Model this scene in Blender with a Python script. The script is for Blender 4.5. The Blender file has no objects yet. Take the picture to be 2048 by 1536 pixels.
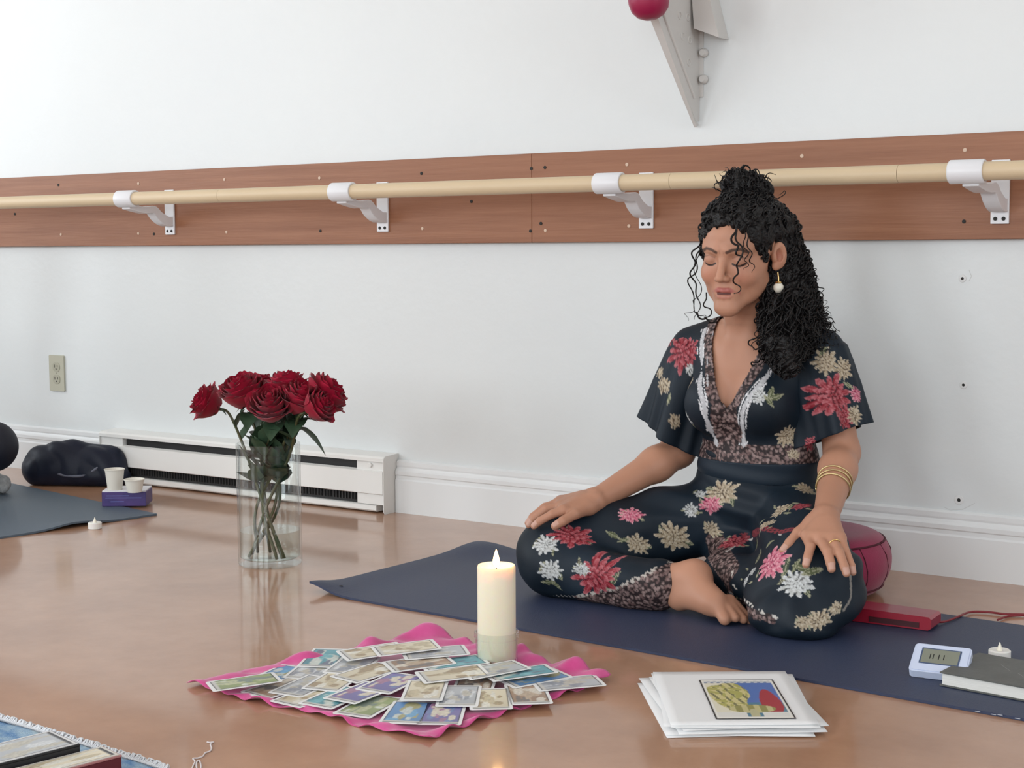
import bpy, bmesh, math, random
import numpy as np
from mathutils import Vector, Matrix
random.seed(7); rng = np.random.default_rng(11)
scene = bpy.context.scene
COL = scene.collection

# ------------------------------------------------------------------ camera
FPX, YAW, PITCH, ROLL, CAMZ, WALLY = 3080.0, math.radians(34.17), math.radians(5.108), math.radians(-.347), .71, 3.2255
CF = np.array([-math.sin(YAW)*math.cos(PITCH), math.cos(YAW)*math.cos(PITCH), -math.sin(PITCH)])
_r = np.array([math.cos(YAW), math.sin(YAW), 0.]); _u = np.cross(_r, CF)
CR = _r*math.cos(ROLL)+_u*math.sin(ROLL); CU = -_r*math.sin(ROLL)+_u*math.cos(ROLL)
CO = np.array([0, 0, CAMZ])
cam = bpy.data.cameras.new('camera'); cam_o = bpy.data.objects.new('camera', cam); COL.objects.link(cam_o)
cam.sensor_width = 36; cam.lens = 36*FPX/2048; cam.clip_start = .05; cam.clip_end = 60
cam_o.matrix_world = Matrix(((CR[0], CU[0], -CF[0], CO[0]), (CR[1], CU[1], -CF[1], CO[1]), (CR[2], CU[2], -CF[2], CO[2]), (0, 0, 0, 1)))
scene.camera = cam_o

# ------------------------------------------------------------------ light
vs = scene.view_settings
vs.view_transform = 'Standard'; vs.look = 'None'; vs.gamma = 1; vs.use_curve_mapping = False
vs.exposure = -.58
world = bpy.data.worlds.new('world'); scene.world = world; world.use_nodes = True
world.node_tree.nodes['Background'].inputs[0].default_value = (.80, .90, 1, 1)
world.node_tree.nodes['Background'].inputs[1].default_value = .35
ROOM = dict(x0=-6.2, x1=3.4, y0=-4.0, z1=2.9)
WIN_LEFT = [(-2.6, -1.2), (-.7, .7), (1.15, 2.15)]     # y ranges of the windows in the left wall
WIN_BACK = [(-4.8, -3.2), (-2.2, -.6), (.4, 2.0)]                # x ranges of the windows in the wall behind the camera
WIN_RIGHT = [(.3, 2.0)]                                # y range of the window in the right wall
WZ0, WZ1 = .75, 2.45
def area(name, loc, rot, sx, sy, power, color):
    l = bpy.data.lights.new(name, 'AREA'); l.shape = 'RECTANGLE'; l.size = sx; l.size_y = sy; l.energy = power; l.color = color
    o = bpy.data.objects.new(name, l); COL.objects.link(o); o.location = loc; o.rotation_euler = rot; return o
for a, b in WIN_LEFT:
    area('window_daylight', (ROOM['x0']+.02, (a+b)/2, (WZ0+WZ1)/2), (0, -math.pi/2, 0), WZ1-WZ0, b-a, 46*(b-a), (.88, .95, 1))
for a, b in WIN_BACK:
    area('window_daylight', ((a+b)/2, ROOM['y0']+.02, (WZ0+WZ1)/2), (math.pi/2, 0, 0), b-a, WZ1-WZ0, 68*(b-a), (.88, .95, 1))

for a, b in WIN_RIGHT:
    area('window_daylight', (ROOM['x1']-.02, (a+b)/2, (WZ0+WZ1)/2), (0, math.pi/2, 0), WZ1-WZ0, b-a, 40*(b-a), (.86, .94, 1))

# ------------------------------------------------------------------ pixel helpers
def ray(u, v): return CF+CR*(u-1024)/FPX+CU*(768-v)/FPX
def on_floor(u, v, z=0.):
    d = ray(u, v); return CO+d*((z-CO[2])/d[2])
def on_y(u, v, Y):
    d = ray(u, v); return CO+d*((Y-CO[1])/d[1])
def on_wall(u, v): return on_y(u, v, WALLY)

# ------------------------------------------------------------------ materials
MATS = {}
def mat(name, color=(.8, .8, .8), rough=.5, metal=0., spec=.5, coat=0., coat_rough=.1, var=None, vscale=8., vstretch=(1, 1, 1), bump=0., bscale=60., trans=0., ior=1.45, emit=None, estr=0., attr=False, alpha=1., sss=0., sheen=0.):
    if name in MATS: return MATS[name]
    m = bpy.data.materials.new(name); m.use_nodes = True; nt = m.node_tree; b = nt.nodes['Principled BSDF']
    b.inputs['Base Color'].default_value = (*color, 1); b.inputs['Roughness'].default_value = rough; b.inputs['Metallic'].default_value = metal
    b.inputs['Specular IOR Level'].default_value = spec; b.inputs['Coat Weight'].default_value = coat; b.inputs['Coat Roughness'].default_value = coat_rough
    b.inputs['Transmission Weight'].default_value = trans; b.inputs['IOR'].default_value = ior; b.inputs['Alpha'].default_value = alpha
    if sss: b.inputs['Subsurface Weight'].default_value = sss; b.inputs['Subsurface Radius'].default_value = (.02, .008, .004); b.inputs['Subsurface Scale'].default_value = .5
    if sheen: b.inputs['Sheen Weight'].default_value = sheen
    if emit: b.inputs['Emission Color'].default_value = (*emit, 1); b.inputs['Emission Strength'].default_value = estr
    tc = None
    def coords(scale):
        nonlocal tc
        if tc is None: tc = nt.nodes.new('ShaderNodeTexCoord')
        mp = nt.nodes.new('ShaderNodeMapping'); mp.inputs['Scale'].default_value = scale
        nt.links.new(tc.outputs['Object'], mp.inputs['Vector']); return mp.outputs['Vector']
    if attr:
        a = nt.nodes.new('ShaderNodeVertexColor'); a.layer_name = 'Col'; nt.links.new(a.outputs['Color'], b.inputs['Base Color'])
    if var:
        n = nt.nodes.new('ShaderNodeTexNoise'); n.inputs['Scale'].default_value = vscale; n.inputs['Detail'].default_value = 6; n.inputs['Roughness'].default_value = .62
        nt.links.new(coords(vstretch), n.inputs['Vector'])
        r = nt.nodes.new('ShaderNodeValToRGB'); r.color_ramp.elements[0].position = .32; r.color_ramp.elements[1].position = .68
        r.color_ramp.elements[0].color = (*color, 1); r.color_ramp.elements[1].color = (*var, 1)
        nt.links.new(n.outputs['Fac'], r.inputs['Fac']); nt.links.new(r.outputs['Color'], b.inputs['Base Color'])
    if bump:
        n = nt.nodes.new('ShaderNodeTexNoise'); n.inputs['Scale'].default_value = bscale; n.inputs['Detail'].default_value = 3
        nt.links.new(coords(vstretch), n.inputs['Vector'])
        bp = nt.nodes.new('ShaderNodeBump'); bp.inputs['Strength'].default_value = bump; bp.inputs['Distance'].default_value = .01
        nt.links.new(n.outputs['Fac'], bp.inputs['Height']); nt.links.new(bp.outputs['Normal'], b.inputs['Normal'])
    MATS[name] = m; return m

def thin_glass(name, tint, ior):
    m = bpy.data.materials.new(name); m.use_nodes = True; nt = m.node_tree; nt.nodes.remove(nt.nodes['Principled BSDF'])
    t = nt.nodes.new('ShaderNodeBsdfTransparent'); t.inputs[0].default_value = (*tint, 1); g = nt.nodes.new('ShaderNodeBsdfGlossy'); g.inputs['Roughness'].default_value = .02
    f = nt.nodes.new('ShaderNodeFresnel'); f.inputs['IOR'].default_value = ior; x = nt.nodes.new('ShaderNodeMixShader')
    g2 = nt.nodes.new('ShaderNodeNewGeometry'); mr = nt.nodes.new('ShaderNodeMapRange'); mr.inputs['To Min'].default_value = ior; mr.inputs['To Max'].default_value = 1/ior
    nt.links.new(g2.outputs['Backfacing'], mr.inputs['Value']); nt.links.new(mr.outputs[0], f.inputs['IOR']); nt.links.new(f.outputs[0], x.inputs[0]); nt.links.new(t.outputs[0], x.inputs[1]); nt.links.new(g.outputs[0], x.inputs[2]); nt.links.new(x.outputs[0], nt.nodes['Material Output'].inputs[0])
    MATS[name] = m; return m

# ------------------------------------------------------------------ mesh helpers
def link(name, me, m=None, parent=None, smooth=False, **props):
    o = bpy.data.objects.new(name, me); COL.objects.link(o)
    if m is not None and not me.materials: me.materials.append(m)
    if smooth and len(me.polygons): me.polygons.foreach_set('use_smooth', np.ones(len(me.polygons), dtype=bool))
    if parent is not None: o.parent = parent; o.matrix_parent_inverse = parent.matrix_world.inverted()
    for k, v in props.items(): o[k] = v
    return o
def tag(o, label, category, group=None):
    o['label'] = label; o['category'] = category
    if group: o['group'] = group
    return o
def empty(name, loc, label, category, group=None, rz=0.):
    o = bpy.data.objects.new(name, None); COL.objects.link(o); o.location = loc; o.rotation_euler = (0, 0, rz)
    o.empty_display_size = .05; o.matrix_world = Matrix.Translation(Vector(loc)) @ Matrix.Rotation(rz, 4, 'Z')
    return tag(o, label, category, group)
def struct(name, me, m, parent=None):
    o = link(name, me, m, parent)
    if parent is None: o['kind'] = 'structure'
    return o
def pyd(V, F, E=()):
    me = bpy.data.meshes.new('m'); me.from_pydata([tuple(map(float, v)) for v in V], list(E), [tuple(f) for f in F]); me.validate(); me.update(); return me
def arr_mesh(V, Q, col=None):
    me = bpy.data.meshes.new('m'); V = np.asarray(V, np.float32); Q = np.asarray(Q, np.int32); n = Q.shape[1]
    me.vertices.add(len(V)); me.vertices.foreach_set('co', V.ravel()); me.loops.add(Q.size); me.loops.foreach_set('vertex_index', Q.ravel())
    me.polygons.add(len(Q)); me.polygons.foreach_set('loop_start', np.arange(0, Q.size, n, dtype=np.int32)); me.update(calc_edges=True)
    if col is not None: set_col(me, col)
    return me
def set_col(me, col):
    c = np.ones((len(col), 4), np.float32); c[:, :3] = col
    a = me.color_attributes.new('Col', 'FLOAT_COLOR', 'POINT'); a.data.foreach_set('color', c.ravel())
def bm_mesh(bm):
    me = bpy.data.meshes.new('m'); bm.normal_update(); bm.to_mesh(me); bm.free(); return me
def box(x0, x1, y0, y1, z0, z1, bevel=0., seg=2, M=None):
    bm = bmesh.new(); bmesh.ops.create_cube(bm, size=1)
    for v in bm.verts: v.co = Vector(((x0+x1)/2+v.co.x*(x1-x0), (y0+y1)/2+v.co.y*(y1-y0), (z0+z1)/2+v.co.z*(z1-z0)))
    if bevel: bmesh.ops.bevel(bm, geom=bm.edges[:], offset=bevel, segments=seg, affect='EDGES', profile=.5)
    if M is not None: bm.transform(M)
    return bm_mesh(bm)
def prism(poly, axis_from, axis_to, fn):
    """poly: 2-D outline; fn(p, s) -> 3-D point, s = axis_from / axis_to."""
    n = len(poly); V = [fn(p, axis_from) for p in poly]+[fn(p, axis_to) for p in poly]
    F = [(i, (i+1) % n, n+(i+1) % n, n+i) for i in range(n)]+[tuple(range(n))[::-1], tuple(range(n, 2*n))]
    bm = bmesh.new(); vs_ = [bm.verts.new(v) for v in V]
    for f in F: bm.faces.new([vs_[i] for i in f])
    bmesh.ops.recalc_face_normals(bm, faces=bm.faces); return bm_mesh(bm)
def lathe(profile, n=40, c=(0, 0, 0), close=False):
    V = []; F = []
    for r, z in profile:
        for k in range(n):
            a = 2*math.pi*k/n; V.append((c[0]+r*math.cos(a), c[1]+r*math.sin(a), c[2]+z))
    m = len(profile)
    for i in range(m if close else m-1):
        j = (i+1) % m
        for k in range(n):
            F.append((i*n+k, i*n+(k+1) % n, j*n+(k+1) % n, j*n+k))
    bm = bmesh.new(); vs_ = [bm.verts.new(v) for v in V]
    for f in F: bm.faces.new([vs_[i] for i in f])
    bmesh.ops.remove_doubles(bm, verts=bm.verts, dist=1e-6)
    if not close:
        bmesh.ops.holes_fill(bm, edges=bm.edges, sides=0)
    bmesh.ops.recalc_face_normals(bm, faces=bm.faces); me = bm_mesh(bm); me.set_sharp_from_angle(angle=math.radians(40)); return me
def catmull(pts, n):
    P = np.array(pts, float); P = np.vstack([2*P[0]-P[1], P, 2*P[-1]-P[-2]]); out = []; m = len(P)-3
    for t in np.linspace(0, m-1e-6, n):
        i = int(t); f = t-i; a, b, c, d = P[i:i+4]
        out.append(.5*((2*b)+(-a+c)*f+(2*a-5*b+4*c-d)*f*f+(-a+3*b-3*c+d)*f**3))
    return np.array(out)
def tube_arrays(path, rad, sides=8, cap=True):
    path = np.asarray(path, float); n = len(path); rad = np.broadcast_to(rad, n)
    T = np.gradient(path, axis=0); T /= np.linalg.norm(T, axis=1)[:, None]+1e-12
    up = np.array([0, 0, 1.]) if abs(T[0][2]) < .9 else np.array([1., 0, 0])
    N = np.cross(T[0], up); N /= np.linalg.norm(N); V = []
    for i in range(n):
        N = N-T[i]*(N@T[i]); N /= np.linalg.norm(N)+1e-12; B = np.cross(T[i], N)
        a = np.linspace(0, 2*math.pi, sides, endpoint=False)
        V.append(path[i]+rad[i]*(np.cos(a)[:, None]*N+np.sin(a)[:, None]*B))
    V = np.vstack(V); k = np.arange(sides); k2 = (k+1) % sides
    Q = np.vstack([np.stack([i*sides+k, i*sides+k2, (i+1)*sides+k2, (i+1)*sides+k], 1) for i in range(n-1)])
    return V, Q
def tube(path, rad, sides=10):
    V, Q = tube_arrays(path, rad, sides); F = [tuple(q) for q in Q]; n = len(V)
    F.append(tuple(range(sides))[::-1]); F.append(tuple(range(n-sides, n))); return pyd(V, F)
def rounded_rect(w, h, r, n=4):
    P = []
    for cx, cy, a0 in ((w/2-r, h/2-r, 0), (-w/2+r, h/2-r, 90), (-w/2+r, -h/2+r, 180), (w/2-r, -h/2+r, 270)):
        for k in range(n+1):
            a = math.radians(a0+90*k/n); P.append((cx+r*math.cos(a), cy+r*math.sin(a)))
    return P
def slab(poly, z0, z1, M=None):
    me = prism(poly, z0, z1, lambda p, s: (p[0], p[1], s))
    if M is not None: me.transform(M)
    return me
def frame(origin, ex, ey, ez=None):
    ex = np.array(ex, float); ex /= np.linalg.norm(ex); ey = np.array(ey, float); ey -= ex*(ey@ex); ey /= np.linalg.norm(ey); ez = np.cross(ex, ey)
    return Matrix(((ex[0], ey[0], ez[0], origin[0]), (ex[1], ey[1], ez[1], origin[1]), (ex[2], ey[2], ez[2], origin[2]), (0, 0, 0, 1)))

# ------------------------------------------------------------------ implicit surfaces
class Field:
    def __init__(s, lo, hi, h):
        s.lo = np.array(lo, float); s.h = h; s.n = np.ceil((np.array(hi)-s.lo)/h).astype(int)+1
        s.d = np.full(s.n, 1.0, np.float32)
    def _sub(s, lo, hi, m):
        a = np.clip(np.floor((np.array(lo)-m-s.lo)/s.h).astype(int), 0, s.n); b = np.clip(np.ceil((np.array(hi)+m-s.lo)/s.h).astype(int)+1, 0, s.n)
        if (b <= a).any(): return None
        sl = tuple(slice(i, j) for i, j in zip(a, b))
        ax = [(s.lo[k]+s.h*np.arange(a[k], b[k])).astype(np.float32) for k in range(3)]
        return sl, ax[0][:, None, None], ax[1][None, :, None], ax[2][None, None, :]
    def _mix(s, sl, q, k, sub):
        cur = s.d[sl]
        if sub:
            q = -q
            if k > 0:
                hh = np.clip(.5-.5*(cur-q)/k, 0, 1); s.d[sl] = cur*(1-hh)+q*hh+k*hh*(1-hh)
            else: s.d[sl] = np.maximum(cur, q)
        else:
            if k > 0:
                hh = np.clip(.5+.5*(cur-q)/k, 0, 1); s.d[sl] = cur*(1-hh)+q*hh-k*hh*(1-hh)
            else: s.d[sl] = np.minimum(cur, q)
    def cone(s, a, b, ra, rb, k=.01, sub=False):
        a = np.array(a, float); b = np.array(b, float); R = max(ra, rb)
        g = s._sub(np.minimum(a, b)-R, np.maximum(a, b)+R, k+3*s.h)
        if g is None: return
        sl, X, Y, Z = g; ba = b-a; l2 = ba@ba+1e-12
        px, py, pz = X-a[0], Y-a[1], Z-a[2]
        t = np.clip((px*ba[0]+py*ba[1]+pz*ba[2])/l2, 0, 1)
        q = np.sqrt((px-t*ba[0])**2+(py-t*ba[1])**2+(pz-t*ba[2])**2)-(ra+(rb-ra)*t)
        s._mix(sl, q.astype(np.float32), k, sub)
    def ell(s, c, r, k=.01, R=None, sub=False):
        c = np.array(c, float); r = np.array(r, float); M = r.max() if R is not None else r
        g = s._sub(c-M, c+M, k+3*s.h)
        if g is None: return
        sl, X, Y, Z = g; px, py, pz = X-c[0], Y-c[1], Z-c[2]
        if R is not None: px, py, pz = [R[i][0]*px+R[i][1]*py+R[i][2]*pz for i in range(3)]
        k0 = np.sqrt((px/r[0])**2+(py/r[1])**2+(pz/r[2])**2); k1 = np.sqrt((px/r[0]**2)**2+(py/r[1]**2)**2+(pz/r[2]**2)**2)+1e-9
        s._mix(sl, (k0*(k0-1)/k1).astype(np.float32), k, sub)
    def above(s, z, k=0.):           # cut everything below the plane z (resting on a floor)
        Z = (s.lo[2]+s.h*np.arange(s.n[2])).astype(np.float32)[None, None, :]
        s.d = np.maximum(s.d, z-Z)
    def mesh(s):
        d = s.d; d = np.pad(d, 1, constant_values=1.); lo = s.lo-s.h; I = d < 0
        c = np.zeros(np.array(d.shape)-1, np.uint8)
        for i in (0, 1):
            for j in (0, 1):
                for k in (0, 1): c += I[i:i+c.shape[0], j:j+c.shape[1], k:k+c.shape[2]]
        act = (c > 0) & (c < 8); idx = np.argwhere(act); vid = np.full(act.shape, -1, np.int32); vid[act] = np.arange(len(idx), dtype=np.int32)
        acc = np.zeros((len(idx), 3)); w = np.zeros(len(idx)); cs = [(i, j, k) for i in (0, 1) for j in (0, 1) for k in (0, 1)]
        for a in cs:
            for ax in range(3):
                if a[ax]: continue
                b = list(a); b[ax] = 1
                da = d[idx[:, 0]+a[0], idx[:, 1]+a[1], idx[:, 2]+a[2]]; db = d[idx[:, 0]+b[0], idx[:, 1]+b[1], idx[:, 2]+b[2]]
                m = (da < 0) != (db < 0); t = da[m]/(da[m]-db[m]); p = np.tile(np.array(a, float), (m.sum(), 1)); p[:, ax] += t
                acc[m] += p; w[m] += 1
        V = (idx+acc/w[:, None])*s.h+lo; Qs = []
        for ax in range(3):
            sl0 = [slice(1, -1)]*3; sl1 = [slice(1, -1)]*3; sl0[ax] = slice(0, -1); sl1[ax] = slice(1, None)
            A = I[tuple(sl0)]; B = I[tuple(sl1)]; m = np.argwhere(A != B); inside = A[m[:, 0], m[:, 1], m[:, 2]]
            e = m.copy(); o1, o2 = (ax+1) % 3, (ax+2) % 3; e[:, o1] += 1; e[:, o2] += 1
            def cell(da, db):
                q = e.copy(); q[:, o1] += da; q[:, o2] += db; return vid[q[:, 0], q[:, 1], q[:, 2]]
            q = np.stack([cell(-1, -1), cell(0, -1), cell(0, 0), cell(-1, 0)], 1); q[~inside] = q[~inside][:, ::-1]; Qs.append(q)
        return V, np.vstack(Qs)
def vnormals(V, Q):
    n = np.cross(V[Q[:, 2]]-V[Q[:, 0]], V[Q[:, 3]]-V[Q[:, 1]]); N = np.zeros_like(V)
    for k in range(4): np.add.at(N, Q[:, k], n)
    return N/(np.linalg.norm(N, axis=1)[:, None]+1e-12)
def smooth_verts(V, Q, it=2, lam=.5):
    E = np.vstack([Q[:, [0, 1]], Q[:, [1, 2]], Q[:, [2, 3]], Q[:, [3, 0]]])
    for _ in range(it):
        S = np.zeros_like(V); c = np.zeros(len(V))
        for k in range(3): S[:, k] = np.bincount(E[:, 0], V[E[:, 1], k], len(V))+np.bincount(E[:, 1], V[E[:, 0], k], len(V))
        c = np.bincount(E[:, 0], minlength=len(V))+np.bincount(E[:, 1], minlength=len(V)); V = V+lam*(S/np.maximum(c, 1)[:, None]-V)
    return V
def keep_faces(V, Q, mask):
    Q = Q[mask]; u, inv = np.unique(Q, return_inverse=True); return V[u], inv.reshape(Q.shape)
def sstep(a, b, x):
    t = np.clip((x-a)/(b-a), 0, 1); return t*t*(3-2*t)
def seg_dist(P, a, b):
    a = np.array(a); b = np.array(b); ba = b-a; t = np.clip(((P-a)@ba)/(ba@ba+1e-12), 0, 1); return np.linalg.norm(P-a-t[:, None]*ba, axis=1)
def poly_dist(P, pts):
    d = np.full(len(P), 9.)
    for a, b in zip(pts[:-1], pts[1:]): d = np.minimum(d, seg_dist(P, a, b))
    return d
def vnoise(P, scale, seed=0):
    """smooth pseudo noise in -1..1 from a few sines"""
    r = np.random.default_rng(seed); s = 0
    for _ in range(6):
        k = r.normal(size=3)*scale; s = s+np.sin(P@k+r.uniform(0, 6.28))
    return s/6**.5/1.2
def worley(P, scale, seed=0):
    """distance to the nearest jittered lattice point, in lattice units"""
    q = P*scale; b = np.floor(q).astype(np.int64); d = np.full(len(P), 9.); idn = np.zeros(len(P))
    for i in (-1, 0, 1):
        for j in (-1, 0, 1):
            for k in (-1, 0, 1):
                c = b+np.array([i, j, k]); h = (c[:, 0]*73856093 ^ c[:, 1]*19349663 ^ c[:, 2]*83492791)+seed*977
                o = np.stack([((h*(7919+2*m)+m*104729) % 10007)/10007. for m in range(3)], 1); e = np.linalg.norm(q-c-o, axis=1)
                n = e < d; d = np.where(n, e, d); idn = np.where(n, (h % 1009)/1009., idn)
    return d, idn

# ================================================================== THE SETTING
m_wall = mat('wall_paint', (.69, .71, .71), .30, spec=.45, var=(.72, .74, .735), vscale=1.2, bump=.06, bscale=45)
m_ceil = mat('ceiling_paint', (.84, .84, .82), .8)
m_white = mat('white_trim_paint', (.78, .79, .79), .35, spec=.4)
m_floor = mat('sealed_brown_floor', (.36, .185, .104), .34, spec=.5, var=(.48, .268, .162), vscale=4.5, bump=.035, bscale=28, coat=.6, coat_rough=.09)
X0, X1, Y0, Z1 = ROOM['x0'], ROOM['x1'], ROOM['y0'], ROOM['z1']
struct('floor', box(X0-.2, X1+.2, Y0-.2, WALLY+.2, -.1, 0), m_floor)
wall_back = struct('wall_back', box(X0, X1, WALLY, WALLY+.15, 0, Z1), m_wall)
struct('ceiling', box(X0-.2, X1+.2, Y0-.2, WALLY+.2, Z1, Z1+.1), m_ceil)
def pierced(name, n0, n1, wins, fn):
    bm = bmesh.new()
    def quad_box(a, b, z0, z1):
        if b-a < 1e-4: return
        lo, hi = fn(a, 0), fn(b, .15); x0, x1 = sorted((lo[0], hi[0])); y0, y1 = sorted((lo[1], hi[1]))
        me = box(x0, x1, y0, y1, z0, z1); bm.from_mesh(me); bpy.data.meshes.remove(me)
    quad_box(n0, n1, 0, WZ0); quad_box(n0, n1, WZ1, Z1); c = n0
    for a, b in wins: quad_box(c, a, WZ0, WZ1); c = b
    quad_box(c, n1, WZ0, WZ1); return struct(name, bm_mesh(bm), m_wall)
pierced('wall_left', Y0, WALLY, WIN_LEFT, lambda a, t: (X0-t, a))
pierced('wall_right', Y0, WALLY, WIN_RIGHT, lambda a, t: (X1+t, a))
pierced('wall_front', X0, X1, WIN_BACK, lambda a, t: (a, Y0-t))
m_pane = mat('window_glass', (.9, .95, 1), .02, trans=1., ior=1.1)
wi = 0
for side, wins in (('l', WIN_LEFT), ('f', WIN_BACK), ('r', WIN_RIGHT)):
    for a, b in wins:
        wi += 1; bm = bmesh.new()
        bars = [(a, a+.05, WZ0, WZ1), (b-.05, b, WZ0, WZ1), (a, b, WZ0, WZ0+.05), (a, b, WZ1-.05, WZ1), ((a+b)/2-.02, (a+b)/2+.02, WZ0, WZ1)]
        for p, q, z0, z1 in bars:
            me = box(X0-.10, X0-.05, p, q, z0, z1) if side == 'l' else box(X1+.05, X1+.10, p, q, z0, z1) if side == 'r' else box(p, q, Y0-.10, Y0-.05, z0, z1); bm.from_mesh(me); bpy.data.meshes.remove(me)
        wo = struct('window_%d' % wi, bm_mesh(bm), m_white)
        me = box(X0-.085, X0-.08, a+.05, b-.05, WZ0+.05, WZ1-.05) if side == 'l' else box(X1+.08, X1+.085, a+.05, b-.05, WZ0+.05, WZ1-.05) if side == 'r' else box(a+.05, b-.05, Y0-.085, Y0-.08, WZ0+.05, WZ1-.05)
        link('pane', me, m_pane, wo)
# baseboard with a moulded top
prof = [(0, 0), (.018, 0), (.018, .088), (.0145, .092), (.0145, .1), (.017, .103), (.017, .112), (.012, .117), (.009, .1225), (.0105, .127), (.0105, .137), (.004, .141), (0, .141)]
def base_run(name, xa, xb):
    struct(name, prism(prof, xa, xb, lambda p, s: (s, WALLY-p[0], p[1])), m_white)
HX0, HX1 = -3.672, -2.562
base_run('baseboard_back_left', X0, HX0-.004); base_run('baseboard_back_right', HX1+.004, X1)

# ------------------------------------------------------------------ backing boards and barre
m_board = mat('stained_wood_board', (.245, .098, .048), .42, spec=.4, var=(.34, .15, .08), vscale=5, vstretch=(.35, 1, 9), bump=.05, bscale=30)
m_dowel = mat('pale_wood_dowel', (.62, .48, .31), .45, var=(.66, .52, .345), vscale=7, vstretch=(.25, 3, 3))
m_wmetal = mat('white_coated_metal', (.78, .78, .80), .32, spec=.5)
m_dark = mat('dark_hole', (.02, .018, .016), .7)
m_screw = mat('pale_screw_head', (.62, .45, .33), .4)
SEAMX = on_wall(1073, 400)[0]; BZ0, BZ1, BT = .719, .938, .022
BOARDS = []
for xa, xb, lab in ((X0, SEAMX-.0004, 'long red-brown wooden backing board on the wall, left of the board joint'), (SEAMX+.0004, X1, 'red-brown wooden backing board on the wall behind the woman, right of the board joint')):
    b = tag(link('backing_board', box(xa, xb, WALLY-BT, WALLY-.0008, BZ0, BZ1, .0008, 1), m_board), lab, 'board'); BOARDS.append(b)
screws = [(122, 469, 1), (277, 367, 1), (277, 467, 1), (308, 468, 0), (449, 359, 1), (453, 464, 1), (639, 356, 1), (641, 462, 0), (843, 347, 0), (943, 403, 0), (845, 457, 1), (1063, 337, 0), (1090, 335, 0), (1061, 462, 0), (1091, 461, 1), (1254, 329, 1), (1258, 452, 1), (1082, 447, 0), (1604, 312, 1), (1601, 452, 0), (1930, 300, 1), (1928, 443, 0), (30, 428, 0), (117, 370, 0)]
for u, v, bright in screws:
    p = on_y(u, v, WALLY-BT); bo = BOARDS[0] if p[0] < SEAMX else BOARDS[1]
    me = lathe([(0, 0), (.0042, 0), (.0042, .0012), (0, .0016)], 10); me.transform(Matrix.Translation(Vector(p)) @ Matrix.Rotation(math.pi/2, 4, 'X'))
    link('screw' if bright else 'screw_hole', me, m_screw if bright else m_dark, bo)
BAR_Y, BAR_Z, BAR_R = WALLY-.205, .8505, .0185
def dowel(xa, xb):
    me = lathe([(0, 0), (BAR_R, 0), (BAR_R, xb-xa), (0, xb-xa)], 32)
    me.transform(Matrix.Translation((xa, BAR_Y, BAR_Z)) @ Matrix.Rotation(math.pi/2, 4, 'Y')); return me
J = [X0+.02]+[on_y(u, v, BAR_Y)[0] for u, v in ((443, 392), (1345, 370), (1799, 348))]+[X1-.02]
barre = empty('ballet_barre', (-2.4, BAR_Y, BAR_Z), 'long pale round wooden ballet barre running along the wall board', 'barre')
for a, b in zip(J[:-1], J[1:]): link('dowel_length', dowel(a+.0004, b-.0004), m_dowel, barre, smooth=False)
for o in barre.children:
    o.data.polygons.foreach_set('use_smooth', [abs(p.normal.x) < .5 for p in o.data.polygons])
def make_bracket(X, label, dx=0.):
    e = empty('barre_bracket', (X, WALLY-BT, .79), label, 'bracket', 'white barre brackets on the backing board')
    yb = WALLY-BT
    link('wall_plate', box(X-.019, X+.019, yb-.006, yb-.0002, .750, .881, .0015, 2), m_wmetal, e)
    # curved arm: a band swept from the plate up and out to the cuff
    C = catmull([(yb-.004, .789), (yb-.025, .789), (yb-.055, .803), (yb-.078, .821), (yb-.108, .820), (yb-.135, .822), (BAR_Y+.004, .829)], 30)
    T = np.gradient(C, axis=0); T /= np.linalg.norm(T, axis=1)[:, None]; N = np.stack([-T[:, 1], T[:, 0]], 1)
    th = np.interp(np.linspace(0, 1, 30), [0, .25, .6, 1], [.013, .014, .010, .007]); V = []; F = []; w = .0165
    for i in range(30):
        for sx, sn in ((-1, -1), (1, -1), (1, 1), (-1, 1)):
            q = C[i]+N[i]*th[i]*sn; V.append((X+sx*w+dx*.5*(i/29)**2, q[0], q[1]))
    for i in range(29):
        for k in range(4): F.append((4*i+k, 4*i+(k+1) % 4, 4*i+4+(k+1) % 4, 4*i+4+k))
    F += [(3, 2, 1, 0), (116, 117, 118, 119)]
    bm = bmesh.new(); vv = [bm.verts.new(v) for v in V]
    for f in F: bm.faces.new([vv[k] for k in f])
    bmesh.ops.recalc_face_normals(bm, faces=bm.faces); bmesh.ops.bevel(bm, geom=[ed for ed in bm.edges], offset=.0012, segments=1, affect='EDGES')
    link('arm', bm_mesh(bm), m_wmetal, e)
    L = .035; ri, ro = BAR_R+.0004, BAR_R+.0052
    me = lathe([(ri, -L), (ro-.0025, -L), (ro, -L+.0025), (ro, L-.002), (ro-.0015, L), (ri, L)], 32, close=True)
    me.transform(Matrix.Translation((X+dx, BAR_Y, BAR_Z)) @ Matrix.Rotation(math.pi/2, 4, 'Y'))
    o = link('cuff', me, m_wmetal, e); o.data.polygons.foreach_set('use_smooth', [abs(p.normal.x) < .8 for p in o.data.polygons])
    for sx in (-.0085, .0085):
        me = lathe([(0, 0), (.0042, 0), (.0042, .001), (0, .0016)], 12); me.transform(Matrix.Translation((X+sx, yb-.0062, .7605)) @ Matrix.Rotation(math.pi/2, 4, 'X'))
        link('screw', me, m_dark, e)
BX = [on_y(u, 420, WALLY-BT)[0] for u in (341, 767, 1294, 2001)]
for X, dx, lab in zip(BX, (.020, .016, .005, -.012), ('white barre bracket at far left, above the outlet side of the heater', 'white barre bracket above the right part of the heater, left of the board joint', 'white barre bracket just left of the woman\'s head', 'large white barre bracket at the right edge, right of the woman')):
    make_bracket(X, lab, dx)

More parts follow.
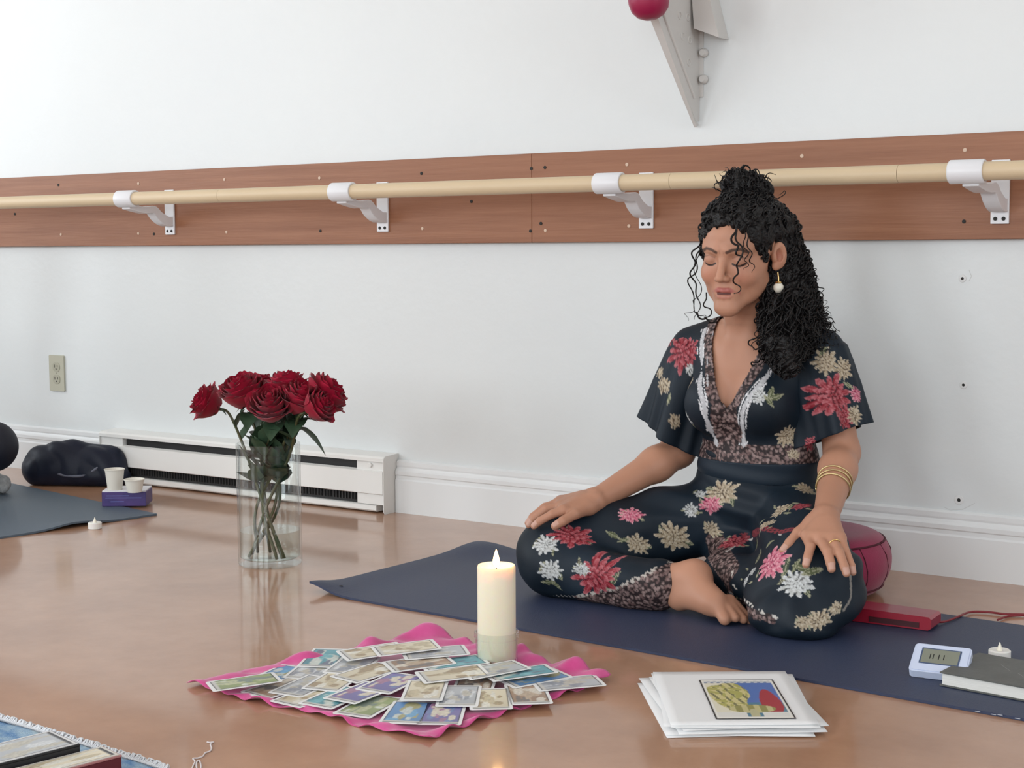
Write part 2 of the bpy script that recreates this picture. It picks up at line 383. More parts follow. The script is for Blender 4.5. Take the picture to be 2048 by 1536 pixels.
# ------------------------------------------------------------------ baseboard heater
m_heat = mat('heater_enamel', (.80, .79, .76), .35)
m_slot = mat('heater_slot_dark', (.025, .024, .024), .6)
HD, HH = .066, .158; yw = WALLY
heater = empty('baseboard_heater', ((HX0+HX1)/2, yw, 0), 'long white electric baseboard heater with dark slots behind the roses', 'heater')
CAPW = .10
def hx(poly, a, b): return prism(poly, a, b, lambda p, s: (s, yw-p[0], p[1]))
link('back_pan', hx([(0.0005, .012), (.012, .012), (.012, HH-.01), (.0005, HH-.01)], HX0+.002, HX1-.002), m_slot, heater)
link('top_rail', hx([(.0005, HH-.012), (.0005, HH), (HD-.006, HH-.004), (HD-.001, HH-.009), (HD-.001, HH-.018), (HD-.004, HH-.018), (HD-.004, HH-.012)], HX0, HX1), m_heat, heater)
link('front_panel', hx([(HD-.004, .052), (HD, .054), (HD, HH-.044), (HD-.012, HH-.04), (HD-.014, HH-.043), (HD-.004, HH-.047)], HX0+.001, HX1-.001), m_heat, heater)
link('bottom_rail', hx([(.0005, .004), (HD-.012, .004), (HD-.008, .008), (HD-.008, .02), (HD-.012, .022), (.0005, .022)], HX0+.001, HX1-.03), m_heat, heater)
for a, b in ((HX0, HX0+.1), (HX1-.095, HX1)):
    link('upper_cover', box(a+.002, b-.002, yw-HD+.006, yw-.013, HH-.044, HH-.012), m_heat, heater)
    link('lower_cover', box(a+.002, b-.002 if a < -3 else b-.004, yw-HD+.006, yw-.013, .024, .053), m_heat, heater)
for a in (HX0-.002, HX1):
    link('end_cap', hx([(.0005, 0), (HD-.006, 0), (HD-.001, .006), (HD-.001, HH-.01), (HD-.008, HH-.003), (.0005, HH)], a, a+.002), m_heat, heater)
link('upper_slot', box(HX0+.1, HX1-.095, yw-HD+.02, yw-.0125, HH-.042, HH-.014), m_slot, heater)
link('lower_slot', box(HX0+.1, HX1-.095, yw-HD+.02, yw-.0125, .024, .052), m_slot, heater)
m_fin = mat('heater_fin_metal', (.10, .10, .10), .4, metal=.7)
bm = bmesh.new()
for x in np.arange(HX0+.11, HX1-.1, .011):
    me = box(x, x+.0012, yw-HD+.014, yw-.02, .03, .05); bm.from_mesh(me); bpy.data.meshes.remove(me)
link('heating_fins', bm_mesh(bm), m_fin, heater, kind='stuff')
me = lathe([(0, 0), (.006, 0), (.006, .004), (.005, .005), (0, .005)], 16); me.transform(Matrix.Translation((HX1-.045, yw-HD+.0058, HH-.028)) @ Matrix.Rotation(math.pi/2, 4, 'X')); link('knob', me, m_heat, heater)

# ------------------------------------------------------------------ outlets and wall marks
m_beige = mat('beige_outlet_plastic', (.47, .455, .36), .4); m_beige2 = mat('beige_outlet_insert', (.40, .385, .30), .4)
def outlet(c, label, mp, mi):
    e = empty('power_outlet', (c[0], WALLY, c[2]), label, 'outlet')
    T = Matrix.Translation((c[0], WALLY, c[2])) @ Matrix.Rotation(math.pi/2, 4, 'X')
    me = slab(rounded_rect(.070, .114, .004), 0.0002, .006, T); link('cover_plate', me, mp, e)
    for s in (-1, 1):
        r = slab(rounded_rect(.033, .028, .011, 6), .006, .0075, T @ Matrix.Translation((0, .0195*s, 0))); ro = link('receptacle', r, mi, e)
        for dx, w, h in ((-.0065, .0022, .009), (.0065, .0022, .007)): link('slot', box(dx-w/2, dx+w/2, .0195*s+.003-h/2, .0195*s+.003+h/2, .0074, .0079, M=T), m_dark, ro)
        me = lathe([(0, 0), (.0025, 0), (.0025, .0004), (0, .0004)], 10); me.transform(T @ Matrix.Translation((0, .0195*s-.0065, .0074))); link('ground_hole', me, m_dark, ro)
    me = lathe([(0, 0), (.003, 0), (.0025, .001), (0, .0012)], 10); me.transform(T @ Matrix.Translation((0, 0, .006))); link('cover_screw', me, mi, e)
outlet(on_wall(116, 746), 'beige power outlet on the wall at far left above the bag', m_beige, m_beige2)
outlet(on_wall(1228, 1001), 'white power outlet half hidden behind the woman\'s forearm', m_white, m_wmetal)
m_anchor = mat('wall_anchor_plastic', (.70, .70, .69), .5); m_scuff = mat('wall_scuff', (.60, .60, .59), .7)
for u, v, s in ((1925, 557, .0055), (1927, 770, .0055), (1918, 1000, .0068)):
    p = on_wall(u, v); T = Matrix.Translation(Vector(p)) @ Matrix.Rotation(math.pi/2, 4, 'X')
    me = lathe([(s*.55, 0), (s*1.5, 0.0002), (s*1.4, .0012), (s*.6, .0016)], 16, close=True); me.transform(T); a = link('wall_anchor', me, m_anchor, wall_back)
    me = lathe([(0, .0001), (s*.6, .0001), (s*.6, .0008), (0, .0008)], 12); me.transform(T); link('anchor_hole', me, m_dark, a)
for pts in ([(1888, 1014), (1900, 1020), (1925, 1019), (1950, 1006)], [(1898, 1036), (1904, 1039)], [(1938, 540), (1943, 552), (1938, 562)]):
    link('scuff_mark', tube([on_y(u, v, WALLY-.0001) for u, v in pts], .0006, 6), m_scuff, wall_back)

# ------------------------------------------------------------------ metal shelf bracket at the top with its pink cap
m_gmetal = mat('grey_white_metal', (.62, .60, .575), .45, spec=.4)
tipw = on_wall(1398, 243); XB = tipw[0]
sb = empty('shelf_bracket', (XB, WALLY, 1.2), 'pale grey triangular metal bracket with holes high on the wall', 'bracket')
OUT = .30; ZT = 1.34; Zt = tipw[2]
def sbf(p, s): return (s, WALLY-p[0], p[1])
bm = bmesh.new()
tri = [(.0005, Zt), (.02, Zt+.0), (OUT, ZT), (.0005, ZT)]
link('gusset_plate', prism(tri, XB-.0015, XB+.0015, sbf), m_gmetal, sb)
hyp = [(.004, Zt-.008), (.014, Zt-.014), (OUT+.012, ZT-.004), (OUT, ZT)]
link('slanted_flange', prism(hyp, -.024, .004, lambda p, s: (XB+s*(.22+.78*max(0, min(1, (p[1]-Zt)/(ZT-Zt)))), WALLY-p[0], p[1])), m_gmetal, sb)
link('wall_flange', box(XB-.0015, XB+.012, WALLY-.003, WALLY-.0003, Zt+.055, ZT, .001, 1), m_gmetal, sb)
link('rear_plate', prism([(XB+.012, 1.20), (XB+.075, 1.175), (XB+.03, ZT), (XB-.0, ZT)], .0004, .05, lambda p, s: (p[0], WALLY-s, p[1])), m_gmetal, sb)
link('flange_bead', tube([(XB+.0025, WALLY-.028, Zt+.052), (XB+.0025, WALLY-.24, ZT-.05)], .004, 8), m_gmetal, sb)
for z in (Zt+.095, Zt+.155):
    me = lathe([(0, 0), (.011, 0), (.011, .006), (.007, .012), (0, .012)], 10); me.transform(Matrix.Translation((XB+.014, WALLY-.003, z)) @ Matrix.Rotation(math.pi/2, 4, 'X')); link('bolt', me, m_gmetal, sb)
for y, z in ((.055, 1.125), (.05, 1.175), (.085, 1.18), (.10, 1.225), (.06, 1.225)):
    me = lathe([(.006, 0), (.0095, .0), (.0085, .0015), (.0065, .0015)], 14, close=True); me.transform(Matrix.Translation((XB+.0016, WALLY-y, z)) @ Matrix.Rotation(math.pi/2, 4, 'Y')); h = link('hole_rim', me, m_gmetal, sb)
m_pink = mat('deep_pink_foam', (.30, .010, .058), .38)
pc = on_y(1297, -4, WALLY-.26)
me = lathe([(0, -.047), (.014, -.046), (.029, -.039), (.040, -.026), (.0445, -.008), (.0455, .02), (.0455, .12), (.04, .128), (0, .128)], 32)
me.transform(Matrix.Translation(Vector(pc)) @ Matrix.Rotation(math.radians(-8), 4, 'Y')); tag(link('foam_cap', me, m_pink, smooth=True), 'deep pink rounded foam cap on the outer end of the metal bracket', 'cap')

# ------------------------------------------------------------------ yoga mats
def mat_sheet(name, fn, na, nb, thick, m, label, category):
    V = []
    for i in range(na+1):
        for j in range(nb+1): V.append(fn(i/na, j/nb))
    V = np.array(V); top = V+np.array([0, 0, thick]); n = len(V); F = []; W = nb+1
    for i in range(na):
        for j in range(nb):
            a, b, c, d = i*W+j, (i+1)*W+j, (i+1)*W+j+1, i*W+j+1; F.append((n+a, n+b, n+c, n+d)); F.append((d, c, b, a))
    rim = [j for j in range(W)]+[i*W+nb for i in range(1, na+1)]+[na*W+j for j in range(nb-1, -1, -1)]+[i*W for i in range(na-1, 0, -1)]
    for a, b in zip(rim, rim[1:]+rim[:1]): F.append((a, b, n+b, n+a))
    bm = bmesh.new(); vv = [bm.verts.new(p) for p in np.vstack([V, top])]
    for f in F: bm.faces.new([vv[k] for k in f])
    bmesh.ops.recalc_face_normals(bm, faces=bm.faces)
    o = link(name, bm_mesh(bm), m, smooth=False); return tag(o, label, category)
m_mat = mat('navy_mat_rubber', (.028, .040, .085), .48, spec=.5, bump=.12, bscale=500)
MA, MC = on_floor(640, 1189), on_floor(2048, 1443); MA[2] = MC[2] = 0
mdir = (MC-MA)/np.linalg.norm(MC-MA); mnor = np.array([-mdir[1], mdir[0], 0]); MW = .56; ML = 1.73; MORG = MA-mdir*.03
def fmat(s, t):
    p = MORG+mdir*(ML*s)+mnor*(MW*t); x = ML*s; y = MW*t
    z = .0003+.013*math.exp(-(x/.05)**2-((y)/.06)**2)+.013*math.exp(-((x-.05)/.09)**2-((y-MW+.02)/.08)**2)+.006*math.exp(-(x/.07)**2)
    return p+np.array([0, 0, z])
yoga = mat_sheet('yoga_mat', fmat, 150, 44, .0045, m_mat, 'navy blue yoga mat under the seated woman', 'yoga mat')
m_lmat = mat('grey_blue_mat_rubber', (.085, .115, .15), .5, bump=.12, bscale=500)
LA = on_floor(314, 1031); LA[2] = 0; l1 = on_floor(0, 1078)-LA; l1[2] = 0; l1 /= np.linalg.norm(l1); l2 = np.array([l1[1], -l1[0], 0])
if l2[0] > 0: l2 = -l2
def flmat(s, t):
    x, y = .61*s, 1.73*t; z = .0003+.010*math.exp(-((x-.24)/.07)**2-(y/.06)**2)
    return LA+l1*x+l2*y+np.array([0, 0, z])
mat_sheet('yoga_mat', flmat, 48, 90, .005, m_lmat, 'grey-blue yoga mat at the left edge of the floor', 'yoga mat')
m_logo = mat('mat_logo_print', (.45, .48, .55), .6)
for u, v, r in ((671, 1171, .004), (682, 1172, .004)):
    p = on_floor(u, v, .012); me = lathe([(.0022, 0), (r, 0), (r, .0006), (.0022, .0006)], 14, close=True); me.transform(Matrix.Translation(Vector(p))); link('eyelet', me, m_dark, yoga)
for u, v in ((1955, 1423), (1987, 1429), (2000, 1430), (2035, 1437)):
    p = on_floor(u, v, .005); me = slab(rounded_rect(.008, .0035, .0015), 0, .0002); me.transform(Matrix.Translation(Vector(p))); link('print_mark', me, m_logo, yoga)

# ================================================================== VASE AND ROSES
m_glass = thin_glass('clear_glass', (.965, .98, .975), 1.55)
m_water = thin_glass('clear_water', (.94, .955, .935), 1.28)
VC = on_floor(541, 1127); VR, VH = .0715, .275; VC[2] = 0
vase = tag(link('glass_vase', lathe([(0, .0005), (VR-.003, .0005), (VR, .004), (VR, VH-.001), (VR-.0012, VH), (VR-.0035, VH), (VR-.0042, VH-.001), (VR-.0042, .019), (VR-.010, .015), (0, .0145)], 64, VC), m_glass, smooth=True), 'tall clear glass cylinder vase holding red roses on the floor', 'vase')
link('water', lathe([(0, .0146), (VR-.0101, .0151), (VR-.00422, .0191), (VR-.00422, .078), (0, .078)], 64, VC), m_water, vase, smooth=False)
m_petal = mat('crimson_petal', (.22, .0018, .016), .6, spec=.15, var=(.34, .0035, .028), vscale=22, sheen=.15)
m_stem = mat('rose_stem', (.045, .075, .025), .5, var=(.10, .075, .035), vscale=30)
m_leaf = mat('rose_leaf', (.022, .050, .026), .5, var=(.045, .085, .045), vscale=40)
# (count, base radius, bowl radius, base height, petal height, half angle, lip)
LAYERS = [(3, .003, .0085, -.006, .042, 1.5, .000), (4, .005, .0145, -.010, .046, 1.25, .001), (5, .008, .0215, -.014, .049, 1.05, .002), (5, .011, .0285, -.018, .050, 1.0, .004), (6, .015, .0350, -.021, .048, .86, .006), (6, .018, .0400, -.024, .042, .86, .009)]
def petal_mesh(r0, rm, z0, h, half, lip, seed):
    V = []; F = []; nu, nv = 12, 10
    for i in range(nv+1):
        t = i/nv; wf = (.30+.70*math.sin(min(1, t/.55)*math.pi/2)) if t < .55 else math.sqrt(max(.10, 1-((t-.55)/.46)**4))
        for j in range(nu+1):
            s = j/nu*2-1; r = r0+(rm-r0)*math.sin(min(1, t*1.15)*math.pi/2)+lip*max(0, t-.62)**2*7*(1-.25*s*s); a = s*half*wf
            z = z0+h*t-lip*max(0, t-.70)**2*6+.0012*math.sin(5*s+seed*2.1)*t*t-.002*t*s*s; r += .0006*math.sin(6*s+seed)*t+.0010*s*t
            V.append((r*math.sin(a), r*math.cos(a), z))
    W = nu+1
    for i in range(nv):
        for j in range(nu): F.append((i*W+j, i*W+j+1, (i+1)*W+j+1, (i+1)*W+j))
    return pyd(V, F)
PET = {}
for li, (n, r0, rm, z0, h, half, lip) in enumerate(LAYERS):
    me = petal_mesh(r0, rm, z0, h, half, lip, li); me.materials.append(m_petal); PET[li] = me; me.polygons.foreach_set('use_smooth', [True]*len(me.polygons))
def leaf_arrays(base, direc, length, width, droop, nrm):
    d = np.array(direc, float); d /= np.linalg.norm(d); n = np.array(nrm, float); side = np.cross(d, n); side /= np.linalg.norm(side); n = np.cross(side, d)
    V = []; F = []; m = 9; base = np.array(base)
    for i in range(m+1):
        t = i/m; w = width*math.sin(math.pi*t**.85)**.8*(1+.10*math.sin(t*40)); c = base+d*length*t+np.array([0, 0, -droop*length*t*t])
        for s in (-1, -.5, 0, .5, 1): V.append(c+side*w*s+n*(abs(s)**1.5*w*.28))
    for i in range(m):
        for j in range(4): F.append((i*5+j, i*5+j+1, i*5+5+j+1, i*5+5+j))
    return pyd(V, F)
def make_rose(idx, head, lean, foot, size, label, leaves):
    head = np.array(head); lean = np.array(lean, float); lean /= np.linalg.norm(lean)
    e = empty('red_rose', tuple(foot), label, 'rose', 'red roses in the glass vase')
    Q = Vector((0, 0, 1)).rotation_difference(Vector(lean)).to_matrix().to_4x4(); B = Matrix.Translation(Vector(head)) @ Q @ Matrix.Scale(size, 4)
    core = lathe([(0, -.026), (.010, -.025), (.017, -.019), (.014, -.006), (.010, .010), (.005, .030), (0, .034)], 16); core.transform(B)
    bo = link('bloom', core, m_petal, e, smooth=True)
    for li, lay in enumerate(LAYERS):
        for k in range(lay[0]):
            a = 2*math.pi*(k/lay[0])+li*1.13+idx*.7+random.uniform(-.15, .15); s = random.uniform(.95, 1.05)
            po = link('petal', PET[li], None, bo); po.matrix_world = B @ Matrix.Rotation(a, 4, 'Z') @ Matrix.Rotation(-math.radians(random.uniform(-3, 7)*(li > 2)), 4, 'X') @ Matrix.Scale(s, 4)
    neckp = head-lean*.025*size
    w_in = np.array([VC[0]+.30*(head[0]-VC[0])+random.uniform(-.015, .015), VC[1]+.30*(head[1]-VC[1])+random.uniform(-.015, .015), .20]); waist = np.array([VC[0]+random.uniform(-.030, .030), VC[1]+random.uniform(-.026, .026), .130])
    path = catmull([foot, waist, w_in+np.array([0, 0, .05]), neckp-lean*.03, neckp], 40)
    link('stem', tube(path, np.interp(np.linspace(0, 1, 40), [0, .9, 1], [.0036, .003, .0045]), 8), m_stem, e, smooth=True)
    for k in range(5):
        a = k*1.2566+idx; dd = np.array([math.cos(a), math.sin(a), -.35])
        link('sepal', leaf_arrays(neckp+np.array([0, 0, .002]), dd, .026*size, .004, .3, (0, 0, 1)), m_leaf, e, smooth=True)
    for (t, ang, L, W, dr, up) in leaves:
        p = path[int(t*39)]; dd = np.array([math.cos(ang), math.sin(ang), up])
        link('leaf', leaf_arrays(p, dd, L, W, dr, (0, 0, 1)), m_leaf, e, smooth=True)
RS = VC[1]
def rp(u, v, dy): return on_y(u, v, RS+dy)
cam_r = np.array([CR[0], CR[1], 0]); cam_f = np.array([CF[0], CF[1], 0])
AR = math.atan2(CR[1], CR[0])     # azimuth of image-right
roses = [((418, 806), .02, (-.85, -.25, .55), 1.02, 'rightless red rose leaning far out'),
         ((487, 786), .0, (-.25, -.25, .9), 1.22, ''), ((542, 812), -.055, (0, -.55, .75), 1.18, ''), ((575, 776), .04, (.05, .1, 1), 1.1, ''),
         ((603, 800), -.01, (.3, -.3, .9), 1.15, ''), ((646, 792), .03, (.75, .05, .7), 1.22, ''), ((520, 782), .06, (-.1, .3, 1), 1.05, ''), ((634, 814), -.02, (.75, -.25, .45), .95, '')]
rlab = ['red rose at the far left of the bouquet, drooping sideways', 'large red rose second from the left in the vase', 'red rose at the front centre, lowest bloom of the bouquet', 'red rose at the top centre back of the bouquet',
        'red rose right of centre in the vase', 'large red rose at the far right of the bouquet', 'red rose at the back, between the second rose and the top centre one', 'red rose low on the right, under the far right bloom']
for i, ((uv, dy, ln, sz, _), lab) in enumerate(zip(roses, rlab)):
    h = rp(uv[0], uv[1], dy); L = cam_r*ln[0]+cam_f*(ln[1])+np.array([0, 0, ln[2]])
    # the stem crosses the vase: foot on the opposite side
    off = (h-VC); off[2] = 0; off = -off/(np.linalg.norm(off)+1e-6)*random.uniform(.050, .058); off = off+np.array([random.uniform(-.012, .012), random.uniform(-.012, .012), 0]); off *= min(1, .0585/np.linalg.norm(off))
    lv = []
    for q in range(8 if i != 0 else 5):
        lv.append((random.uniform(.36, .62), random.uniform(0, 6.28), random.uniform(.05, .07), random.uniform(.017, .024), random.uniform(-.1, .2), random.uniform(.45, 2.2)))
    lv.append((.66, random.uniform(0, 6.28), .055, .019, .1, 2.2))
    if i in (1, 2, 4): lv.append((.78, AR+random.uniform(-1.5, 1.5)-.9, .055, .020, .6, .6)); lv.append((.80, AR-1.6, .05, .022, .8, .1))
    if i == 0: lv.append((.80, AR+math.pi-.3, .05, .010, .2, .35))
    if i == 5: lv.append((.66, AR-.3, .085, .016, 1.0, .35)); lv.append((.7, AR+.2, .05, .014, .5, .5))
    make_rose(i, h, L, VC+off+np.array([0, 0, .0172]), sz, lab, lv)

# ================================================================== CANDLE
CC = on_floor(994, 1333); CC[2] = .0045; KR = .0325
topz = on_y(993, 1130, CC[1])[2]-.0045
m_wax = mat('ivory_wax', (.80, .735, .58), .45, sss=.9)
m_wax.node_tree.nodes['Principled BSDF'].inputs['Subsurface Radius'].default_value = (.032, .018, .008)
candle = empty('pillar_candle', tuple(CC+np.array([0, 0, .009])), 'lit ivory pillar candle in a short glass holder', 'candle')
link('wax', lathe([(0, .009), (KR-.001, .009), (KR, .011), (KR, topz-.004), (KR-.0015, topz), (KR-.005, topz-.001), (.018, topz-.010), (0, topz-.012)], 56, CC), m_wax, candle, smooth=True)
link('wick', tube([CC+np.array([0, 0, topz-.013]), CC+np.array([.0005, 0, topz-.004]), CC+np.array([.0015, 0, topz+.001])], .0011, 8), m_dark, candle)
m_flame = mat('flame', (1, .6, .2), .5, emit=(1, .50, .15), estr=70)
flame = link('flame', lathe([(0, topz-.005), (.0035, topz-.002), (.0056, topz+.004), (.0052, topz+.010), (.0032, topz+.018), (.0012, topz+.024), (0, topz+.027)], 20, CC), m_flame, candle, smooth=True)
fl = bpy.data.lights.new('candle_flame_light', 'POINT'); fl.energy = .8; fl.color = (1, .58, .22); fl.shadow_soft_size = .006
flo = bpy.data.objects.new('candle_flame_light', fl); COL.objects.link(flo); flo.location = tuple(CC+np.array([0, 0, topz+.012])); flo.parent = candle; flo.matrix_parent_inverse = candle.matrix_world.inverted()
GR = .0382; GH = on_y(994, 1262, CC[1])[2]-.0045
hold = lathe([(0, .0005), (GR-.006, .0005), (GR-.0035, .003), (GR-.003, .006), (GR-.0022, GH-.012), (GR-.0012, GH-.011), (GR, GH-.009), (GR, GH-.001), (GR-.001, GH), (GR-.0028, GH), (GR-.0036, GH-.002), (GR-.0046, .011), (GR-.008, .0085), (0, .0085)], 56, CC)
tag(link('glass_candle_holder', hold, m_glass, smooth=True), 'short clear glass holder around the foot of the pillar candle', 'candle holder')

# ================================================================== PINK SCARF AND CARDS
c1, c2, c3, c4 = [on_floor(*p) for p in ((363, 1372), (868, 1270), (1222, 1362), (850, 1483))]
m_scarf = mat('pink_satin', (.55, .045, .21), .36, spec=.5, var=(.66, .09, .30), vscale=14, sheen=.3)
NS = 90; SV = []
def scarf_pt(s, t):       # s: left corner -> front corner, t: towards the back
    p = (c1*(1-s)+c4*s)*(1-t)+(c2*(1-s)+c3*s)*t
    e = min(s, 1-s, t, 1-t); k = math.exp(-(e/.07)**2)
    ox = .008*math.sin(9*t+2)*math.exp(-(s/.1)**2)+.006*math.sin(14*s)*math.exp(-((t)/.1)**2)
    z = .0012+k*(.0045+.0045*math.sin(31*s+17*t)*math.cos(23*t-9*s)+.003*math.sin(57*s-41*t))
    for (a, b, r, hgt) in ((.97, .97, .06, .010), (.03, .97, .08, .020), (.55, .99, .07, .016), (.82, .98, .08, .018), (.02, .45, .05, .014), (.02, .7, .05, .016)):
        z += hgt*math.exp(-((s-a)/r)**2-((t-b)/r)**2)
    return p+np.array([ox, ox*.6, max(z, .0012)])
for i in range(NS+1):
    for j in range(NS+1): SV.append(scarf_pt(i/NS, j/NS))
W = NS+1; F = [(i*W+j, (i+1)*W+j, (i+1)*W+j+1, i*W+j+1) for i in range(NS) for j in range(NS)]
so = link('scarf', pyd(SV, F), m_scarf, smooth=True); tag(so, 'bright pink satin scarf spread on the floor under the cards', 'scarf')
sm = so.modifiers.new('thickness', 'SOLIDIFY'); sm.thickness = .0012; sm.offset = -.5
m_card = mat('card_white_border', (.80, .80, .79), .35)
m_art = mat('card_art_print', (.5, .5, .5), .35, attr=True)
CW, CH = .066, .112
CARD = slab(rounded_rect(CW, CH, .004, 3), 0, .0007); CARD.materials.append(m_card)
PALS_RAW = {'blue': [(.06, .20, .42), (.10, .30, .50), (.45, .50, .48), (.30, .28, .12)], 'teal': [(.05, .25, .30), (.12, .36, .40), (.50, .55, .50), (.08, .10, .16)], 'cream': [(.58, .52, .38), (.45, .38, .24), (.30, .22, .12), (.62, .60, .52)],
        'brown': [(.28, .17, .10), (.40, .30, .20), (.55, .50, .42), (.12, .10, .09)], 'grey': [(.36, .38, .40), (.52, .54, .55), (.22, .24, .28), (.42, .40, .34)], 'violet': [(.12, .10, .30), (.28, .12, .22), (.55, .50, .40), (.10, .16, .34)], 'green': [(.22, .28, .10), (.40, .42, .24), (.50, .55, .46), (.15, .20, .16)]}
PALS = {k: [tuple(min(.75, .92*c*1.15+.06) for c in v) for v in vv] for k, vv in PALS_RAW.items()}
def art_mesh(w, h, pal, seed, nx=22, ny=34, z=.0009):
    r = np.random.default_rng(seed); V = []; Cc = []; cols = np.array(PALS[pal])
    blobs = [(r.uniform(-.35, .35), r.uniform(-.4, .4), r.uniform(.05, .18), r.uniform(.05, .24), r.integers(1, 4)) for _ in range(16)]
    for i in range(ny+1):
        for j in range(nx+1):
            x, y = j/nx-.5, i/ny-.5; V.append((x*w, y*h, z)); c = cols[0]*(1+.25*y)
            for bx, by, rx, ry, ci in blobs:
                if ((x-bx)/rx)**2+((y-by)/ry)**2 < 1+.3*math.sin(9*x+11*y+seed): c = cols[ci]*(.85+.3*r.uniform())
            if abs(x) > .47 or abs(y) > .48: c = np.array((.04, .04, .05))
            if y < -.42 and abs(y) <= .48: c = np.array((.55, .54, .50))
            Cc.append(np.clip(c, 0, 1))
    Wd = nx+1; Q = [(i*Wd+j, i*Wd+j+1, (i+1)*Wd+j+1, (i+1)*Wd+j) for i in range(ny) for j in range(nx)]
    me = arr_mesh(V, Q, np.array(Cc)); me.materials.append(m_art); return me
ART = {k: [art_mesh(CW-.010, CH-.012, k, 10*i+s) for s in range(3)] for i, k in enumerate(PALS)}
#        u     v    angle height pitch roll  art
cards = [(488, 1364, 68, .016, 4, -3, 'green', 'pale green picture card at the left corner of the scarf, lifted off it'),
 (560, 1350, 25, .005, 0, 0, 'blue', 'blue picture card behind the lifted green card on the left of the scarf'),
 (560, 1376, 40, .006, 0, 1, 'brown', 'brown picture card in front of the lifted green card on the left of the scarf'),
 (610, 1372, 28, .008, 1, 0, 'grey', 'grey picture card left of centre, beside the brown card near the left front edge'),
 (618, 1392, 35, .007, 0, 0, 'cream', 'pale cream card nearest the left front edge of the scarf'),
 (625, 1340, 12, .007, 0, 1, 'grey', 'grey card near the left back edge of the scarf, behind the grey one'),
 (668, 1362, 18, .010, 0, 0, 'cream', 'cream card in the middle left of the spread'),
 (672, 1394, 30, .009, 1, 0, 'teal', 'grey-teal card left of the green-brown one in the front row'),
 (648, 1316, 8, .010, 2, 0, 'teal', 'teal card at the left back edge, left of the cream pile'),
 (738, 1412, 24, .007, 0, 0, 'green', 'green-brown card in the front row of the spread'),
 (722, 1385, 33, .012, 0, -1, 'violet', 'violet card slanting across the middle of the spread'),
 (735, 1345, 40, .012, 1, 0, 'cream', 'yellowish cream card in the middle of the spread'),
 (705, 1330, 15, .011, 0, 0, 'grey', 'grey card behind the yellowish cream one'),
 (782, 1366, 28, .013, 0, 0, 'violet', 'dark violet and blue card left of the golden card'),
 (815, 1425, 8, .008, 0, 0, 'blue', 'bright blue card in the front row beside the violet-blue one'),
 (885, 1427, 3, .008, 0, 0, 'violet', 'violet-blue card at the front corner of the spread'),
 (850, 1381, 3, .014, 0, 0, 'cream', 'golden cream card with white border in the second row'),
 (918, 1392, 2, .011, 0, 0, 'grey', 'grey-blue card right of the golden card'),
 (980, 1398, -3, .010, 0, 0, 'cream', 'cream card with dark figures in the second row'),
 (1056, 1388, -6, .010, 0, 0, 'brown', 'brown card at the right end of the second row'),
 (950, 1368, 5, .009, 0, 0, 'brown', 'brown card under the slanting cards, right of centre'),
 (745, 1303, 66, .020, 4, 2, 'cream', 'long cream card at the back left of the raised pile'),
 (812, 1296, 72, .024, 4, 1, 'cream', 'topmost cream card of the raised pile at the back'),
 (870, 1305, 78, .021, 3, 0, 'grey', 'grey card at the right end of the raised back pile'),
 (838, 1326, 68, .017, 3, 2, 'brown', 'brown-cream card leaning in front of the raised back pile'),
 (905, 1326, 70, .016, 3, -2, 'teal', 'pale teal card beside the foot of the candle, left of it'),
 (905, 1348, 72, .019, 3, 2, 'cream', 'cream card slanting in front of the candle, left one'),
 (985, 1340, 62, .020, 4, -2, 'grey', 'grey card right in front of the glass candle holder'),
 (1040, 1346, 72, .018, 5, -5, 'teal', 'teal and dark blue card right of the candle, tilted up'),
 (1068, 1356, 60, .012, 2, 0, 'blue', 'dark blue card under the tilted teal card'),
 (1135, 1366, 76, .012, 1, 0, 'grey', 'grey card at the right corner of the scarf')]
for i, (u, v, ang, hz, pt, rl, pal, lab) in enumerate(cards):
    p = on_floor(u, v, hz); a = AR+math.radians(-ang if ang else 0)
    M = Matrix.Translation(Vector(p)) @ Matrix.Rotation(a, 4, 'Z') @ Matrix.Rotation(math.radians(pt*.5), 4, 'X') @ Matrix.Rotation(math.radians(rl*.6), 4, 'Y')
    o = link('picture_card', CARD, None); o.matrix_world = M; tag(o, lab, 'card', 'picture cards spread on the pink scarf')
    q = link('printed_picture', ART[pal][i % 3], None, o); q.matrix_parent_inverse = Matrix(); q.matrix_basis = Matrix()

# ================================================================== STACK OF PRINTED SHEETS
m_paper = mat('white_paper', (.78, .78, .78), .6)
PB = [on_floor(*p, z=.012) for p in ((1308, 1350), (1572, 1350), (1628, 1452), (1348, 1456))]
pc_ = sum(PB)/4; pex = ((PB[1]-PB[0])+(PB[2]-PB[3])); pang = math.atan2(pex[1], pex[0])
SW, SH = .2159, .2794
def sheet_mesh(curl, seed):
    n = 14; V = []; r = random.Random(seed)
    for i in range(n+1):
        for j in range(n+1):
            x, y = (j/n-.5)*SW, (i/n-.5)*SH; V.append((x, y, curl*((2*y/SH)**2*.5)*(1 if y > 0 else .3)+abs(curl)*.3*max(0, 2*abs(x)/SW-.6)**2))
    Wd = n+1; return pyd(V, [(i*Wd+j, i*Wd+j+1, (i+1)*Wd+j+1, (i+1)*Wd+j) for i in range(n) for j in range(n)])
offs = [(-.012, -.012, 4), (.004, -.008, -3), (-.016, .012, 7), (.010, -.004, 2), (-.006, .010, -4), (.003, .004, 5), (-.004, .006, 1), (.008, -.003, -2), (0, 0, 0)]
slabs = ['bottom sheet', 'second sheet from the bottom', 'third sheet from the bottom', 'fourth sheet from the bottom', 'middle sheet', 'fourth sheet from the top', 'third sheet from the top', 'second sheet from the top']
top_sheet = None
